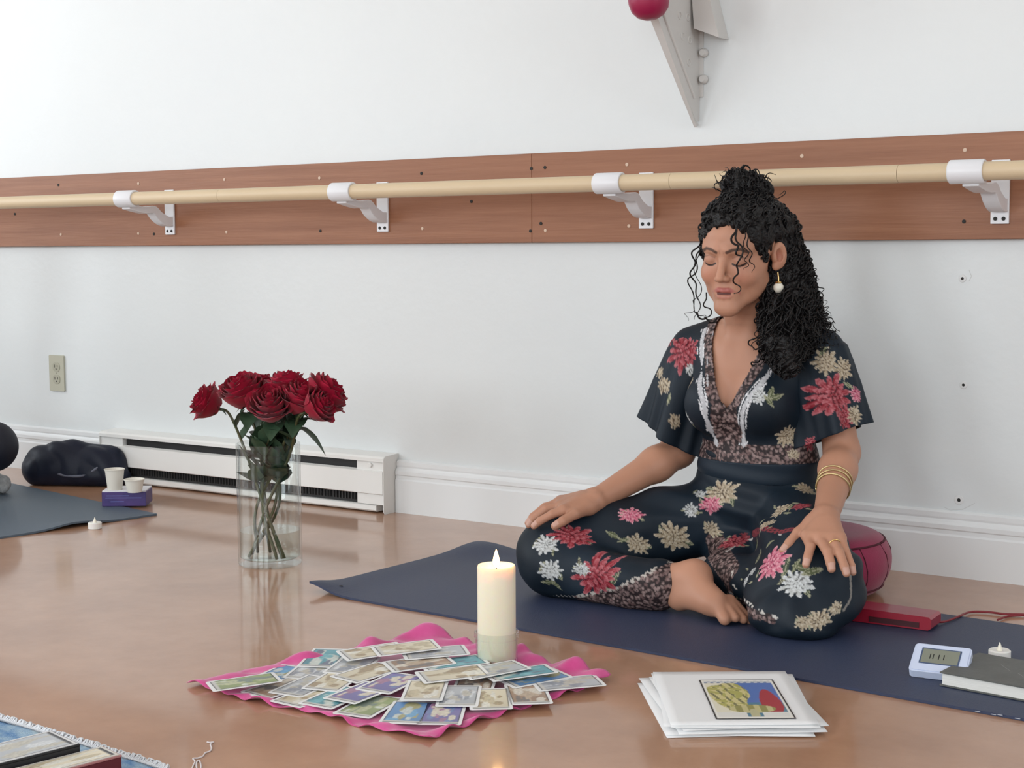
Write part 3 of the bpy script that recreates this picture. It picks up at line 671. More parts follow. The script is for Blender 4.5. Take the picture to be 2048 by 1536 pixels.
for k, (dx, dy, da) in enumerate(offs):
    me = sheet_mesh(.0015, k); o = link('paper_sheet', me, m_paper, smooth=True)
    md = o.modifiers.new('thickness', 'SOLIDIFY'); md.thickness = .0005; md.offset = 1
    o.matrix_world = Matrix.Translation((pc_[0]+dx, pc_[1]+dy, .0004+.0019*k)) @ Matrix.Rotation(pang+math.radians(da), 4, 'Z')
    tag(o, 'top sheet of the white paper stack with a coloured picture printed on it' if k == 8 else 'white paper sheet, %s of the stack in front of the mat' % slabs[k], 'paper', 'sheets in the paper stack'); top_sheet = o
# picture on the top sheet: a generic figure in blue, red and olive inside a thin black frame
PW, PH = .118, .205; nx, ny = 70, 110; V = []; Cc = []
for i in range(ny+1):
    for j in range(nx+1):
        x, y = j/nx, i/ny; V.append(((x-.5)*PW, (y-.5)*PH, 0.)); c = (.80, .78, .72)
        if .05 < x < .95 and .05 < y < .96:
            c = (.74, .70, .55) if x < .38 else (.10, .18, .45)
            if y > .90: c = (.62, .63, .62) if math.sin(70*x)*math.sin(30*y) > -.1 else (.25, .3, .4)
            elif ((x-.30)/.26)**2+((y-.56)/.36)**2 < 1+.25*math.sin(14*x+9*y): c = (.42, .40, .12) if math.sin(22*x+31*y+3*math.sin(17*y))+math.sin(41*x-13*y+2*math.sin(23*x)) > .2 else ((.62, .55, .26) if math.sin(50*x+20*y) > -.5 else (.20, .20, .10))
            elif ((x-.80)/.14)**2+((y-.45)/.30)**2 < 1+.3*math.sin(8*y): c = (.38, .05, .06)
            elif y < .40 and x > .34: c = (.10, .22, .30)
            if ((x-.52)/.30)**2+((y-.24)/.10)**2 < 1: c = (.30, .28, .10) if math.sin(40*x) > 0 else (.55, .50, .25)
            if ((x-.52)/.06)**2+((y-.12)/.12)**2 < 1: c = (.50, .47, .28)
            if y < .16 and abs(x-.52) > .10: c = (.72, .71, .66)
        if min(x, 1-x)*PW < .0022 or min(y, 1-y)*PH < .0022: c = (.03, .03, .03)
        Cc.append(c)
Wd = nx+1; me = arr_mesh(V, [(i*Wd+j, i*Wd+j+1, (i+1)*Wd+j+1, (i+1)*Wd+j) for i in range(ny) for j in range(nx)], np.array(Cc)); me.materials.append(m_art)
q = link('printed_picture', me, None, top_sheet); q.matrix_parent_inverse = Matrix(); q.location = (.020, -.012, .0017)

# ================================================================== TIMER, BOOK, TEA LIGHTS, RED DEVICE
m_timer = mat('pale_blue_plastic', (.58, .64, .80), .35); m_lcd = mat('lcd_screen', (.21, .22, .17), .25); m_lcdfr = mat('lcd_frame', (.06, .09, .17), .3)
bl = on_floor(1816, 1340, .0175); br = on_floor(1920, 1352, .0175); tex = br-bl; tex[2] = 0; tex /= np.linalg.norm(tex); tnor = np.array([-tex[1], tex[0], 0])
tilt = math.radians(27); TW, TH = .092, .068
T = frame(bl+tex*TW/2, tex, tnor*math.cos(tilt)+np.array([0, 0, math.sin(tilt)]))
timer = empty('digital_timer', tuple(bl+tex*TW/2+np.array([0, 0, -.012])), 'small pale blue digital timer propped up on the mat beside the book', 'timer')
link('case', slab(rounded_rect(TW, TH, .007, 5), -.013, 0, T @ Matrix.Translation((0, TH/2, 0))), m_timer, timer)
link('front_rim', slab(rounded_rect(TW-.006, TH-.006, .005, 5), 0, .0012, T @ Matrix.Translation((0, TH/2, 0))), m_timer, timer)
sc = link('screen', slab(rounded_rect(.064, .038, .001, 2), .0012, .0016, T @ Matrix.Translation((-.001, TH/2+.004, 0))), m_lcdfr, timer)
link('display', slab(rounded_rect(.059, .033, .001, 2), .0016, .0018, T @ Matrix.Translation((-.001, TH/2+.004, 0))), m_lcd, sc)
for x in (-.016, -.011, -.002, .006): link('digit_bar', box(x-.0008, x+.0008, -.007, .005, .0018, .0019, M=T @ Matrix.Translation((-.001, TH/2+.004, 0))), m_dark, sc)
link('lower_bar', box(-.022, .046, .002, .006, -.018, -.012, .001, 1, M=T), m_timer, timer)
ft = T @ Vector((0, TH*.86, -.013))
link('stand', tube([np.array(ft), np.array([ft[0]+tnor[0]*.012, ft[1]+tnor[1]*.012, .0062])], .0025, 8), m_timer, timer)
m_cover = mat('grey_book_cover', (.085, .087, .08), .5, var=(.12, .122, .112), vscale=20, bump=.05, bscale=150); m_pages = mat('page_block', (.78, .77, .73), .7, vstretch=(1, 1, 60), var=(.66, .65, .61), vscale=20)
ba = on_floor(1879, 1371, .0055); bb = on_floor(2048, 1403, .0055); bc = on_floor(1972, 1332, .0055)
bex = bb-ba; bex[2] = 0; bex /= np.linalg.norm(bex); bey = np.array([-bex[1], bex[0], 0]); BL, BD, BTK = .225, .15, .0225
T = frame(ba, bex, bey); book = empty('notebook', tuple(ba), 'thick grey hardcover notebook with white pages on the mat at the right edge', 'notebook')
link('cover', slab([(0, 0), (BL, 0), (BL, BD), (0, BD)], 0, .0022, T), m_cover, book)
link('page_block', slab([(.003, .003), (BL-.003, .003), (BL-.003, BD-.002), (.003, BD-.002)], .0022, BTK-.0022, T), m_pages, book)
link('cover', slab([(0, 0), (BL, 0), (BL, BD), (0, BD)], BTK-.0022, BTK, T), m_cover, book)
m_scr = mat('cover_scratch', (.20, .20, .19), .6)
for pts in (((.06, .10), (.085, .075)), ((.10, .07), (.135, .035))): link('scratch', tube([np.array(T @ Vector((x, y, BTK))) for x, y in pts], .0006, 6), m_scr, book)
m_tl = mat('tea_light_plastic', (.80, .78, .74), .4, sss=.2); m_tip = mat('tea_light_tip', (.85, .80, .68), .4)
def tealight(c, label, r=.0185):
    e = empty('tea_light', tuple(c), label, 'tea light')
    link('cup', lathe([(0, 0), (r-.001, 0), (r, .001), (r, .0145), (r-.002, .0165), (r-.005, .0158), (.006, .0145), (0, .0145)], 32, c), m_tl, e, smooth=True)
    link('flame_tip', lathe([(0, .0143), (.0045, .0146), (.0042, .0185), (.0022, .0245), (.0006, .029), (0, .0295)], 16, c), m_tip, e, smooth=True)
tealight(on_floor(190, 1057, .0002), 'small white battery tea light on the floor beside the grey-blue mat', .0175)
tealight(on_floor(1999, 1318, .0052), 'small white battery tea light on the navy mat behind the grey notebook')
m_red = mat('dark_red_plastic', (.30, .012, .030), .28, coat=.3); m_redd = mat('black_red_recess', (.05, .006, .010), .4)
ra, rb = on_floor(1712, 1243, .006), on_floor(1862, 1262, .006); rex = rb-ra; rex[2] = 0; RL = np.linalg.norm(rex); rex /= RL; rey = np.array([-rex[1], rex[0], 0]); RL += .03
T = frame(ra-rex*.03, rex, rey); dev = empty('red_gadget', tuple(ra), 'flat dark red plastic gadget on the mat beside the cushion', 'gadget')
link('shell', prism([(0, 0), (RL-.006, 0), (RL, .004), (RL, .020), (RL-.005, .0245), (.012, .0265), (0, .022)], -.0, .062, lambda p, s: T @ Vector((p[0], s, p[1]))), m_red, dev)
link('recess', box(.055, RL-.022, -.0012, .001, .003, .013, M=T), m_redd, dev)
m_cable = mat('red_cable', (.20, .012, .02), .45)
cp = [on_floor(u, v, z) for u, v, z in ((1868, 1244, .012), (1890, 1243, .008), (1915, 1234, .008), (1940, 1224, .004), (1975, 1224, .004), (2010, 1228, .004), (2050, 1229, .004), (2110, 1232, .004))]
link('power_cord', tube(catmull(cp, 50), .0022, 8), m_cable, dev, smooth=True)
cp = [on_floor(u, v, .0035) for u, v in ((1995, 1240), (2015, 1233), (2050, 1230), (2100, 1222))]
tag(link('red_cable', tube(catmull(cp, 24), .002, 8), m_cable, smooth=True), 'short end of a second thin red cable on the floor at the right edge', 'cable')

# ================================================================== CUSHION
m_cush = mat('burgundy_cotton', (.24, .014, .055), .8, var=(.29, .018, .07), vscale=30, sheen=.25, bump=.1, bscale=400)
ZC = np.array([-1.262, 2.935, 0]); ZR = .166
prof = [(0, .006), (ZR*.78, .006), (ZR*.93, .018), (ZR*1.02, .045), (ZR*1.045, .066), (ZR*1.03, .088), (ZR*.95, .112), (ZR*.8, .125), (ZR*.5, .126), (0, .122)]
cushion = empty('meditation_cushion', tuple(ZC), 'round burgundy meditation cushion under the woman', 'cushion')
pc2 = catmull(prof, 40); pc2[:, 0] = np.maximum(pc2[:, 0], 0); pc2[0, 0] = pc2[-1, 0] = 0
link('cover', lathe([tuple(p) for p in pc2], 64, ZC), m_cush, cushion, smooth=True)
m_pipe = mat('dark_burgundy_seam', (.07, .006, .016), .8)
for r, z in ((ZR*.955, .1115), (ZR*.945, .0195)):
    link('seam', tube([ZC+np.array([r*math.cos(a), r*math.sin(a), z]) for a in np.linspace(0, 2*math.pi, 65)], .0022, 8), m_pipe, cushion, smooth=True)
for a0 in np.linspace(0, 2*math.pi, 14, endpoint=False):
    link('pleat_seam', tube([ZC+np.array([(r+.0006)*math.cos(a0+da), (r+.0006)*math.sin(a0+da), z]) for r, z, da in ((ZR*.955, .111, 0), (ZR*1.03, .09, .02), (ZR*1.045, .066, .05), (ZR*1.02, .045, .07), (ZR*.945, .021, .09))], .0011, 6), m_pipe, cushion, smooth=True)

# ================================================================== LEFT BACKGROUND: BAG, BOX WITH CUPS
m_bag = mat('navy_nylon', (.006, .009, .020), .48, spec=.3, var=(.011, .014, .030), vscale=6, bump=.25, bscale=18)
g0, g1 = on_floor(40, 973), on_floor(232, 976); gc = (g0+g1)/2; gd = g1-g0; GL = np.linalg.norm(gd); gd /= GL; gn = np.array([-gd[1], gd[0], 0])
f = Field(gc-np.array([.36, .3, 0]), gc+np.array([.36, .3, .26]), .006)
def gp(a, b, z): return gc+gd*a+gn*(b)+np.array([0, 0, z])
bag_c = .062
f.cone(gp(-.09, bag_c, .056), gp(.10, bag_c, .054), .056, .054, .03); f.cone(gp(-.13, bag_c-.01, .05), gp(-.05, bag_c, .085), .035, .055, .03); f.cone(gp(0, bag_c, .088), gp(.11, bag_c, .07), .052, .045, .03)
f.cone(gp(-.11, bag_c-.028, .03), gp(.12, bag_c-.026, .03), .03, .03, .03); f.cone(gp(.10, bag_c, .05), gp(.155, bag_c-.02, .028), .04, .022, .03); f.above(.0006)
V, Q = f.mesh(); N = vnormals(V, Q); V = V+N*(.006*vnoise(V, 22, 3)+.0055*np.abs(vnoise(V*[1, 1, 1.6], 38, 5))-.003)[:, None]*sstep(.0, .03, V[:, 2])[:, None]; V[:, 2] = np.maximum(V[:, 2], .0006)
bag = tag(link('duffel_bag', arr_mesh(V, Q), m_bag, smooth=True), 'slumped dark navy nylon bag on the floor against the wall at left', 'bag')
m_zip = mat('bag_trim', (.11, .12, .16), .4)
link('strap', tube(catmull([gp(-.03, bag_c-.060, .040), gp(.0, bag_c-.061, .034), (gp(.05, bag_c-.062, .036)), gp(.09, bag_c-.056, .058), gp(.11, bag_c-.045, .085)], 24), .004, 8), m_zip, bag, smooth=True)
b0, b1 = on_floor(204, 1013, .0055), on_floor(292, 1012, .0055); kx = b1-b0; kx[2] = 0; KL = np.linalg.norm(kx); kx /= KL; ky = np.array([-kx[1], kx[0], 0])
T = frame(b0, kx, ky); KH = .043
m_kb = mat('purple_blue_print', (.035, .028, .13), .35, var=(.085, .045, .19), vscale=22); m_kw = mat('white_card_lid', (.78, .77, .80), .5)
kb = empty('card_box', tuple(b0), 'small purple and blue printed box with a white top on the grey-blue mat', 'box')
link('box_body', box(0, KL, 0, .09, 0, KH-.004, .001, 1, M=T), m_kb, kb); link('lid', box(.001, KL-.001, .001, .089, KH-.004, KH, .0008, 1, M=T), m_kw, kb)
m_kl = mat('pale_print_line', (.12, .14, .38), .4)
for z, a, b in ((.028, .10, .62), (.022, .08, .9), (.012, .2, .5)): link('printed_line', box(KL*a, KL*b, -.0006, .0002, z, z+.002, M=T), m_kl, kb)
m_cup = mat('paper_cup', (.74, .70, .62), .6)
def cup(u, w_px, h, label):
    r = w_px/2/735; c = np.array(T @ Vector((0, .045, KH))); d = ray(u, 975); t = (c[1]-CO[1])/d[1]; c[0] = (CO+d*t)[0]; c[2] = KH+.0058
    V = lathe([(0, 0), (r*.72, 0), (r*.73, .002), (r*.96, h-.003), (r*1.03, h-.003), (r*1.05, h-.001), (r*1.0, h), (r*.93, h-.003), (r*.70, .003), (0, .003)], 32, c)
    tag(link('paper_cup', V, m_cup, smooth=True), label, 'cup')
cup(230, 40, .058, 'taller white paper cup standing on the purple box'); cup(269, 40, .036, 'shorter white paper cup on the right end of the purple box')

# ================================================================== FRONT LEFT: FRINGED CLOTH, BOXES, THREAD
m_bc = mat('blue_woven_cloth', (.06, .19, .42), .8, var=(.42, .55, .62), vscale=26, vstretch=(1, 1.6, 1), bump=.3, bscale=300)
q0, q1 = on_floor(-60, 1424), on_floor(336, 1545); fd = q1-q0; FLn = np.linalg.norm(fd); fd /= FLn; fn_ = np.array([fd[1], -fd[0], 0])
if fn_ @ (CO-q0) < 0: fn_ = -fn_
DV = .5; V = []; n1, n2 = 40, 50
q0 = q0-fd*.25; FLn += .25
for i in range(n1+1):
    for j in range(n2+1): p = q0+fd*FLn*i/n1+fn_*DV*j/n2; V.append(p+np.array([0, 0, .0025+.0012*math.sin(i*.9)*math.cos(j*.7)]))
Wd = n2+1; fc = link('fringed_cloth', pyd(V, [(i*Wd+j, i*Wd+j+1, (i+1)*Wd+j+1, (i+1)*Wd+j) for i in range(n1) for j in range(n2)]), m_bc, smooth=True)
sm = fc.modifiers.new('thickness', 'SOLIDIFY'); sm.thickness = .002; sm.offset = 0
tag(fc, 'blue and white woven cloth with a white fringe at the front left corner', 'cloth')
m_fr = mat('white_fringe', (.78, .80, .83), .9); VV = []; QQ = []; c = 0; R = random.Random(4)
for k in range(230):
    s = k/230; base = q0+fd*FLn*s+np.array([0, 0, .005]); L = R.uniform(.006, .012); dv = -fn_*L+fd*R.uniform(-.007, .007); mid = base+dv*.5+np.array([0, 0, R.uniform(.001, .006)])
    v, q = tube_arrays(catmull([base+fn_*.006, base, mid, base+dv+np.array([0, 0, -.002])], 6), .0013, 5); VV.append(v); QQ.append(q+c); c += len(v)
link('fringe', arr_mesh(np.vstack(VV), np.vstack(QQ)), m_fr, fc, kind='stuff')
m_mar = mat('maroon_box_side', (.10, .012, .022), .35); m_mare = mat('maroon_box_edge', (.38, .17, .17), .4); m_blk = mat('black_box_edge', (.012, .012, .014), .4)
m_lid = mat('illustrated_lid', (.55, .50, .42), .4, var=(.70, .69, .66), vscale=16)
m_lid2 = mat('illustrated_lid_pale', (.60, .60, .60), .4, var=(.74, .73, .72), vscale=10)
cr = on_floor(243, 1508, .046); ex_ = on_floor(100, 1545, .046)-cr; ex_[2] = 0; ex_ /= np.linalg.norm(ex_); ey_ = np.array([ex_[1], -ex_[0], 0])
if ey_ @ cam_r > 0: ey_ = -ey_
def flat_box(corner, L, Dp, z0, z1, ms, mt, me_, label, pal):
    T = Matrix(((ex_[0], ey_[0], 0, corner[0]), (ex_[1], ey_[1], 0, corner[1]), (0, 0, 1, 0), (0, 0, 0, 1)))
    e = empty('card_deck_box', (corner[0], corner[1], z0), label, 'box')
    link('tray', box(0, L, 0, Dp, z0, z1-.004, .0006, 1, M=T), ms, e); link('lid', box(-.0005, L+.0005, -.0005, Dp+.0005, z1-.004, z1-.0012, .0006, 1, M=T), me_, e); link('lid_picture', box(.002, L-.002, .002, Dp-.002, z1-.0012, z1-.0004, M=T), mt, e); q = art_mesh(Dp-.012, L-.012, pal, 5, 30, 60, 0.); q.transform(T @ Matrix.Translation((L/2, Dp/2, z1-.0003)) @ Matrix.Rotation(math.pi/2, 4, 'Z')); link('lid_print', q, None, e)
cr2 = on_floor(160, 1486, .056); gap_ = float((cr2-cr) @ ey_)
flat_box(cr, .22, min(.095, gap_-.0015), .0055, .046, m_mar, m_lid, m_mare, 'maroon-sided picture box at the bottom left corner on the blue cloth', 'cream')
flat_box(cr2, .22, .08, .0055, .056, m_blk, m_lid2, m_blk, 'pale picture box with a black edge on the blue cloth, left of the maroon box', 'grey')
m_thr = mat('pale_thread', (.72, .66, .66), .8)
th = [on_floor(u, v, .0012) for u, v in ((414, 1484), (420, 1485), (427, 1484), (421, 1488), (423, 1496), (420, 1502), (410, 1506), (406, 1512), (396, 1516), (386, 1517), (390, 1523), (386, 1532), (383, 1545), (395, 1550), (402, 1535), (399, 1522), (393, 1525), (394, 1540), (400, 1552))]
tag(link('loose_thread', tube(catmull(th, 90), .0011, 6), m_thr, smooth=True), 'loose curly white thread lying on the brown floor near the bottom edge', 'thread')

# ================================================================== THE WOMAN
# head frame: L = her left (+X), F = forward (-Y), U = up, pitched a little forward
HC = np.array([-1.345, 2.795, .690]); hp, hyw, hrl = math.radians(9), math.radians(2), math.radians(-2)
L0 = np.array([math.cos(hyw), math.sin(hyw), 0]); F0 = np.array([math.sin(hyw), -math.cos(hyw), 0]); U0 = np.array([0, 0, 1.])
HF = F0*math.cos(hp)-U0*math.sin(hp); HU = U0*math.cos(hp)+F0*math.sin(hp); HL = L0*math.cos(hrl)+HU*math.sin(hrl); HU = HU*math.cos(hrl)-L0*math.sin(hrl)
HR = np.array([HL, HF, HU])
def hw(x, f, z): return HC+HL*x+HF*f+HU*z
def hl(P): return (P-HC) @ HR.T
BODY = []
def bc(a, b, ra, rb, k=.012, sub=False): BODY.append(('c', np.array(a, float), np.array(b, float), ra, rb, k, sub))
def be(c, r, k=.012, R=None, sub=False): BODY.append(('e', np.array(c, float), np.array(r, float), None, R, k, sub))
# --- head
def hc(a, b, ra, rb, k=.010, sub=False): bc(hw(*a), hw(*b), ra, rb, k, sub)
def he(c, r, k=.010, sub=False): be(hw(*c), r, k, HR, sub)
he((0, -.012, .034), (.070, .090, .074))
he((0, .030, -.008), (.0555, .058, .082), .018)
he((0, .050, .045), (.052, .040, .040), .02)
for s in (-1, 1):
    hc((s*.044, .012, -.050), (s*.012, .074, -.090), .016, .0145, .02)        # jaw
    he((s*.034, .062, -.026), (.024, .022, .024), .018); hc((s*.042, .030, -.012), (s*.036, .042, -.060), .017, .014, .025)                      # cheek
    hc((s*.012, .086, .024), (s*.040, .068, .025), .009, .010, .014)          # brow ridge
    he((s*.0305, .0935, .004), (.0155, .011, .0105), .009, True)             # socket
    he((s*.0305, .0725, .0035), (.0150, .0140, .0125), .004)                   # closed lid
he((0, .078, -.092), (.017, .014, .014), .016)                               # chin
hc((0, .080, .018), (0, .1065, -.028), .0066, .0080, .011)                   # nose
for s in (-1, 1): he((s*.0092, .0955, -.0310), (.0062, .0095, .0062), .006); he((s*.0050, .1000, -.0372), (.0028, .0042, .0026), .003, True)
he((0, .073, -.060), (.026, .018, .022), .016)                               # muzzle
LIPU = [(-.0245, .0745, -.0600), (-.010, .0880, -.0540), (0, .0900, -.0548), (.010, .0880, -.0540), (.0245, .0745, -.0600)]
LIPL = [(-.0235, .0745, -.0612), (-.010, .0860, -.0678), (0, .0880, -.0690), (.010, .0860, -.0678), (.0235, .0745, -.0612)]
for P_, r in ((LIPU, .0037), (LIPL, .0044)):
    for a, b in zip(P_[:-1], P_[1:]): hc(a, b, r*(.55 if abs(a[0]) > .02 else 1), r*(.55 if abs(b[0]) > .02 else 1), .0035)
hc((-.013, .0900, -.0612), (.013, .0900, -.0612), .0026, .0026, .0015, True)    # parted mouth
EARS = []
for s in (-1, 1):                                                            # ears
    ea_ = math.radians(42); en = HL*s*math.cos(ea_)+HF*math.sin(ea_); ee = -HF*math.cos(ea_)+HL*s*math.sin(ea_); ER_ = np.array([en, ee, HU]); ec = hw(s*.0775, -.006, .001)
    be(ec, (.0080, .0158, .0268), .004, ER_); be(ec+en*.0075-ee*.002+HU*.001, (.0085, .0080, .0135), .002, ER_, True); be(ec+en*.0080+ee*.004+HU*.009, (.0040, .0085, .0125), .0015, ER_, True); EARS.append((ec-ee*.002, en, ee)); be(ec-ee*.008-HU*.021, (.0062, .0075, .0085), .006, ER_); be(ec-ee*.012+en*.003-HU*.004, (.005, .005, .008), .004, ER_)
# --- neck, trunk
NB = np.array([-1.356, 2.868, .530])
bc(hw(0, -.018, -.045), NB, .045, .050, .03); bc(hw(0, .01, -.075), NB+[0, -.022, -.012], .026, .030, .02)
for s, sh in ((-1, (-1.492, 2.878, .492)), (1, (-1.212, 2.882, .494))):
    bc(NB+[s*.012, .01, .0], sh, .045, .043, .03); bc((NB[0]+s*.022, 2.815, .505), (NB[0]+s*.060, 2.840, .510), .0090, .0065, .012); bc(hw(s*.040, .0, -.055), (NB[0]+s*.014, 2.818, .512), .010, .007, .014)     # shoulder, collar bone
be((-1.354, 2.870, .455), (.128, .082, .095), .03); be((-1.350, 2.875, .375), (.118, .082, .10), .03)
be((-1.412, 2.812, .392), (.052, .050, .056), .024); be((-1.300, 2.813, .394), (.052, .050, .056), .024)
be((-1.345, 2.882, .265), (.110, .080, .11), .02); be((-1.345, 2.890, .180), (.136, .100, .072), .03)
# --- legs (under the trousers)
bc((-1.42, 2.87, .160), (-1.672, 2.620, .085), .062, .048, .02); bc((-1.672, 2.60, .075), (-1.43, 2.60, .055), .042, .033, .02)
bc((-1.26, 2.87, .165), (-1.125, 2.635, .095), .075, .055, .02); bc((-1.125, 2.62, .080), (-1.36, 2.735, .050), .050, .034, .02)
# --- right foot
fo = lambda u, v, Y: on_y(u, v, Y)
bc((-1.43, 2.60, .058), fo(1390, 1152, 2.615), .033, .029, .015); bc(fo(1390, 1152, 2.615), fo(1358, 1194, 2.60), .027, .024, .02)
bc(fo(1385, 1160, 2.605), fo(1428, 1203, 2.575), .029, .023, .02); bc(fo(1365, 1192, 2.595), fo(1424, 1208, 2.570), .022, .021, .02)
bc(fo(1432, 1208, 2.568), fo(1449, 1236, 2.552), .015, .0115, .012); bc(fo(1449, 1236, 2.552), fo(1450, 1239, 2.548), .0115, .011, .004)
for a, b in (((1445, 1204, 2.580), (1471, 1236, 2.562)), ((1453, 1202, 2.59), (1487, 1239, 2.575)), ((1460, 1200, 2.60), (1500, 1240, 2.59))): bc(fo(*a), fo(*b), .011, .0085, .006)
# --- arms
SR, ER, WR = np.array([-1.500, 2.882, .486]), on_y(1357, 902, 2.868), on_y(1196, 998, 2.665)
SL, EL, WL = np.array([-1.206, 2.884, .488]), on_y(1684, 905, 2.895), on_y(1652, 1033, 2.668)
for S, E_, W_ in ((SR, ER, WR), (SL, EL, WL)):
    M_ = E_*.72+W_*.28
    bc(S, E_, .043, .034, .02); bc(E_, M_, .034, .0345, .015); bc(M_, W_, .0345, .0235, .02)
# --- hands: wrist -> knuckles -> finger joints, all given where the photograph shows them
HANDS = {'l': dict(w=(1652, 1033, 2.668), k=[((1614, 1071, 2.607), (1621, 1094, 2.572), (1615, 1116, 2.552), (1612, 1129, 2.545)), ((1638, 1074, 2.600), (1655, 1104, 2.560), (1661, 1126, 2.546), (1663, 1138, 2.542)),
                                              ((1662, 1076, 2.603), (1679, 1106, 2.566), (1689, 1134, 2.551), (1693, 1147, 2.548)), ((1680, 1076, 2.614), (1692, 1104, 2.586), (1703, 1132, 2.570), (1706, 1145, 2.566))],
                  t=[(1626, 1046, 2.648), (1597, 1066, 2.618), (1580, 1086, 2.598), (1567, 1101, 2.588)]),
         'r': dict(w=(1196, 998, 2.665), k=[((1128, 1020, 2.585), (1105, 1028, 2.568), (1080, 1042, 2.556), (1068, 1052, 2.552)), ((1122, 1012, 2.612), (1092, 1019, 2.592), (1068, 1037, 2.578), (1058, 1050, 2.574)),
                                              ((1120, 1006, 2.637), (1090, 1014, 2.618), (1066, 1033, 2.602), (1056, 1046, 2.598)), ((1122, 1002, 2.660), (1096, 1012, 2.645), (1076, 1028, 2.632), (1066, 1040, 2.628))],
                  t=[(1178, 1014, 2.635), (1150, 1028, 2.590), (1126, 1042, 2.560), (1110, 1052, 2.548)])}
TIPS = []
for hk, H_ in HANDS.items():
    w = on_y(*H_['w']); fr = (.0088, .0090, .0086, .0075)
    for q, ch in enumerate(H_['k']):
        P_ = [on_y(*c) for c in ch]; r = fr[q]
        bc(w+(P_[0]-w)*.12, P_[0], .0185, .0112, .012); bc(P_[0], P_[1], .0105, r, .006); bc(P_[1], P_[2], r, r*.92, .002); bc(P_[2], P_[3], r*.92, r*.80, .002); TIPS.append((P_[3], P_[2]))
        if q: bc(Pk*.5+P_[0]*.5, w*.55+(Pk+P_[0])*.225, .010, .015, .012)
        Pk = P_[0]
    P_ = [on_y(*c) for c in H_['t']]; bc(w*.6+P_[0]*.4, P_[0], .020, .0155, .012); bc(P_[0], P_[1], .0150, .0110, .010); bc(P_[1], P_[2], .0105, .0098, .003); bc(P_[2], P_[3], .0098, .0082, .002); TIPS.append((P_[3], P_[2]))
def run_body(lo, hi, h, flt=None):
    f = Field(lo, hi, h)
    for kind, a, b, r, R, k, sub in BODY:
        if kind == 'c': f.cone(a, b, r, R, k, sub)
        else: f.ell(a, b, k, R, sub)
    return f
f = run_body((-1.78, 2.50, .0), (-1.02, 3.02, .60), .0028); V1, Q1 = f.mesh()
ctr = V1[Q1].mean(1); HBOX = []
headlo, headhi = HC-np.array([.11, .14, .150]), HC+np.array([.11, .14, .13])
hands_box = []
for hk in ('l', 'r'):
    pts = np.array([on_y(*c) for ch in HANDS[hk]['k']+[HANDS[hk]['t']] for c in ch]+[on_y(*HANDS[hk]['w'])]); hands_box.append((pts.min(0)-.022, pts.max(0)+.022))
cutz = headlo[2]+.012
m = ctr[:, 2] < cutz
for lo, hi in hands_box: m &= ~((ctr > lo+.006) & (ctr < hi-.006)).all(1)
parts = [keep_faces(V1, Q1, m)]
f = run_body(headlo, headhi, .00135); V2, Q2 = f.mesh(); parts.append(keep_faces(V2, Q2, V2[Q2].mean(1)[:, 2] > cutz-.002))
for lo, hi in hands_box:
    f = run_body(lo, hi, .0014); V2, Q2 = f.mesh(); c = V2[Q2].mean(1); parts.append(keep_faces(V2, Q2, ((c > lo+.004) & (c < hi-.004)).all(1)))
VB = np.vstack([p[0] for p in parts]); off = np.cumsum([0]+[len(p[0]) for p in parts]); QB = np.vstack([p[1]+o for p, o in zip(parts, off)])
# skin colour: natural tints of lips, brows, lashes, nails; painted shade in creases and ear hollows
LP = hl(VB); skin = np.tile(np.array([.475, .240, .155]), (len(VB), 1)); skin *= (1+.05*vnoise(VB, 30, 2))[:, None]
def paint(mask, c):
    global skin
    skin = skin*(1-mask[:, None])+np.array(c)*mask[:, None]
inhead = (LP[:, 2] > -.11) & (np.abs(LP[:, 0]) < .09) & (LP[:, 1] > -.1) & (LP[:, 2] < .12)
front = inhead & (LP[:, 1] > .05)
for s in (-1, 1):
    paint(front*.30*np.exp(-(((LP[:, 0]-s*.036)/.018)**2+((LP[:, 2]+.028)/.018)**2)), (.56, .20, .14))
    brow = poly_dist(LP*[1, .02, 1], np.array([(s*.011, .080, .0205), (s*.022, .078, .0255), (s*.036, .068, .0265), (s*.047, .058, .0200)])*[1, .02, 1]); paint(front*sstep(.0042, .0018, brow)*.88, (.045, .026, .020))
    lash = poly_dist(LP*[1, .02, 1], np.array([(s*.0180, .084, -.0030), (s*.025, .086, -.0065), (s*.033, .085, -.0070), (s*.0395, .080, -.0045), (s*.0425, .075, -.0025)])*[1, .02, 1]); paint(front*sstep(.0026, .0012, lash), (.018, .010, .009))
    lid = np.exp(-(((LP[:, 0]-s*.031)/.014)**2+((LP[:, 2]-.006)/.008)**2)); paint(front*.35*lid, (.36, .19, .14))
    crease = poly_dist(LP*[1, .02, 1], np.array([(s*.019, .084, .0085), (s*.031, .086, .0130), (s*.044, .076, .0085)])*[1, .02, 1]); paint(front*.5*sstep(.002, .0008, crease), (.20, .10, .07))  # shade of the lid fold, painted into the skin colour
lipu = np.minimum(poly_dist(LP, np.array(LIPU)), poly_dist(LP, np.array(LIPL))); paint((inhead*sstep(.0066, .0046, lipu))*.85, (.40, .115, .105))
paint(inhead*((np.abs(LP[:, 2]+.0612) < .0022) & (np.abs(LP[:, 0]) < .0145) & (LP[:, 1] > .07) & (LP[:, 1] < .0895))*.9, (.10, .03, .03))
frown = np.minimum(seg_dist(LP*[1, .3, 1], np.array([-.004, .093*.3, .018]), np.array([-.0055, .09*.3, .034])), seg_dist(LP*[1, .3, 1], np.array([.004, .093*.3, .018]), np.array([.0045, .09*.3, .030]))); paint(front*.45*sstep(.0016, .0006, frown), (.28, .13, .09))  # frown creases: only painted shade, no relief
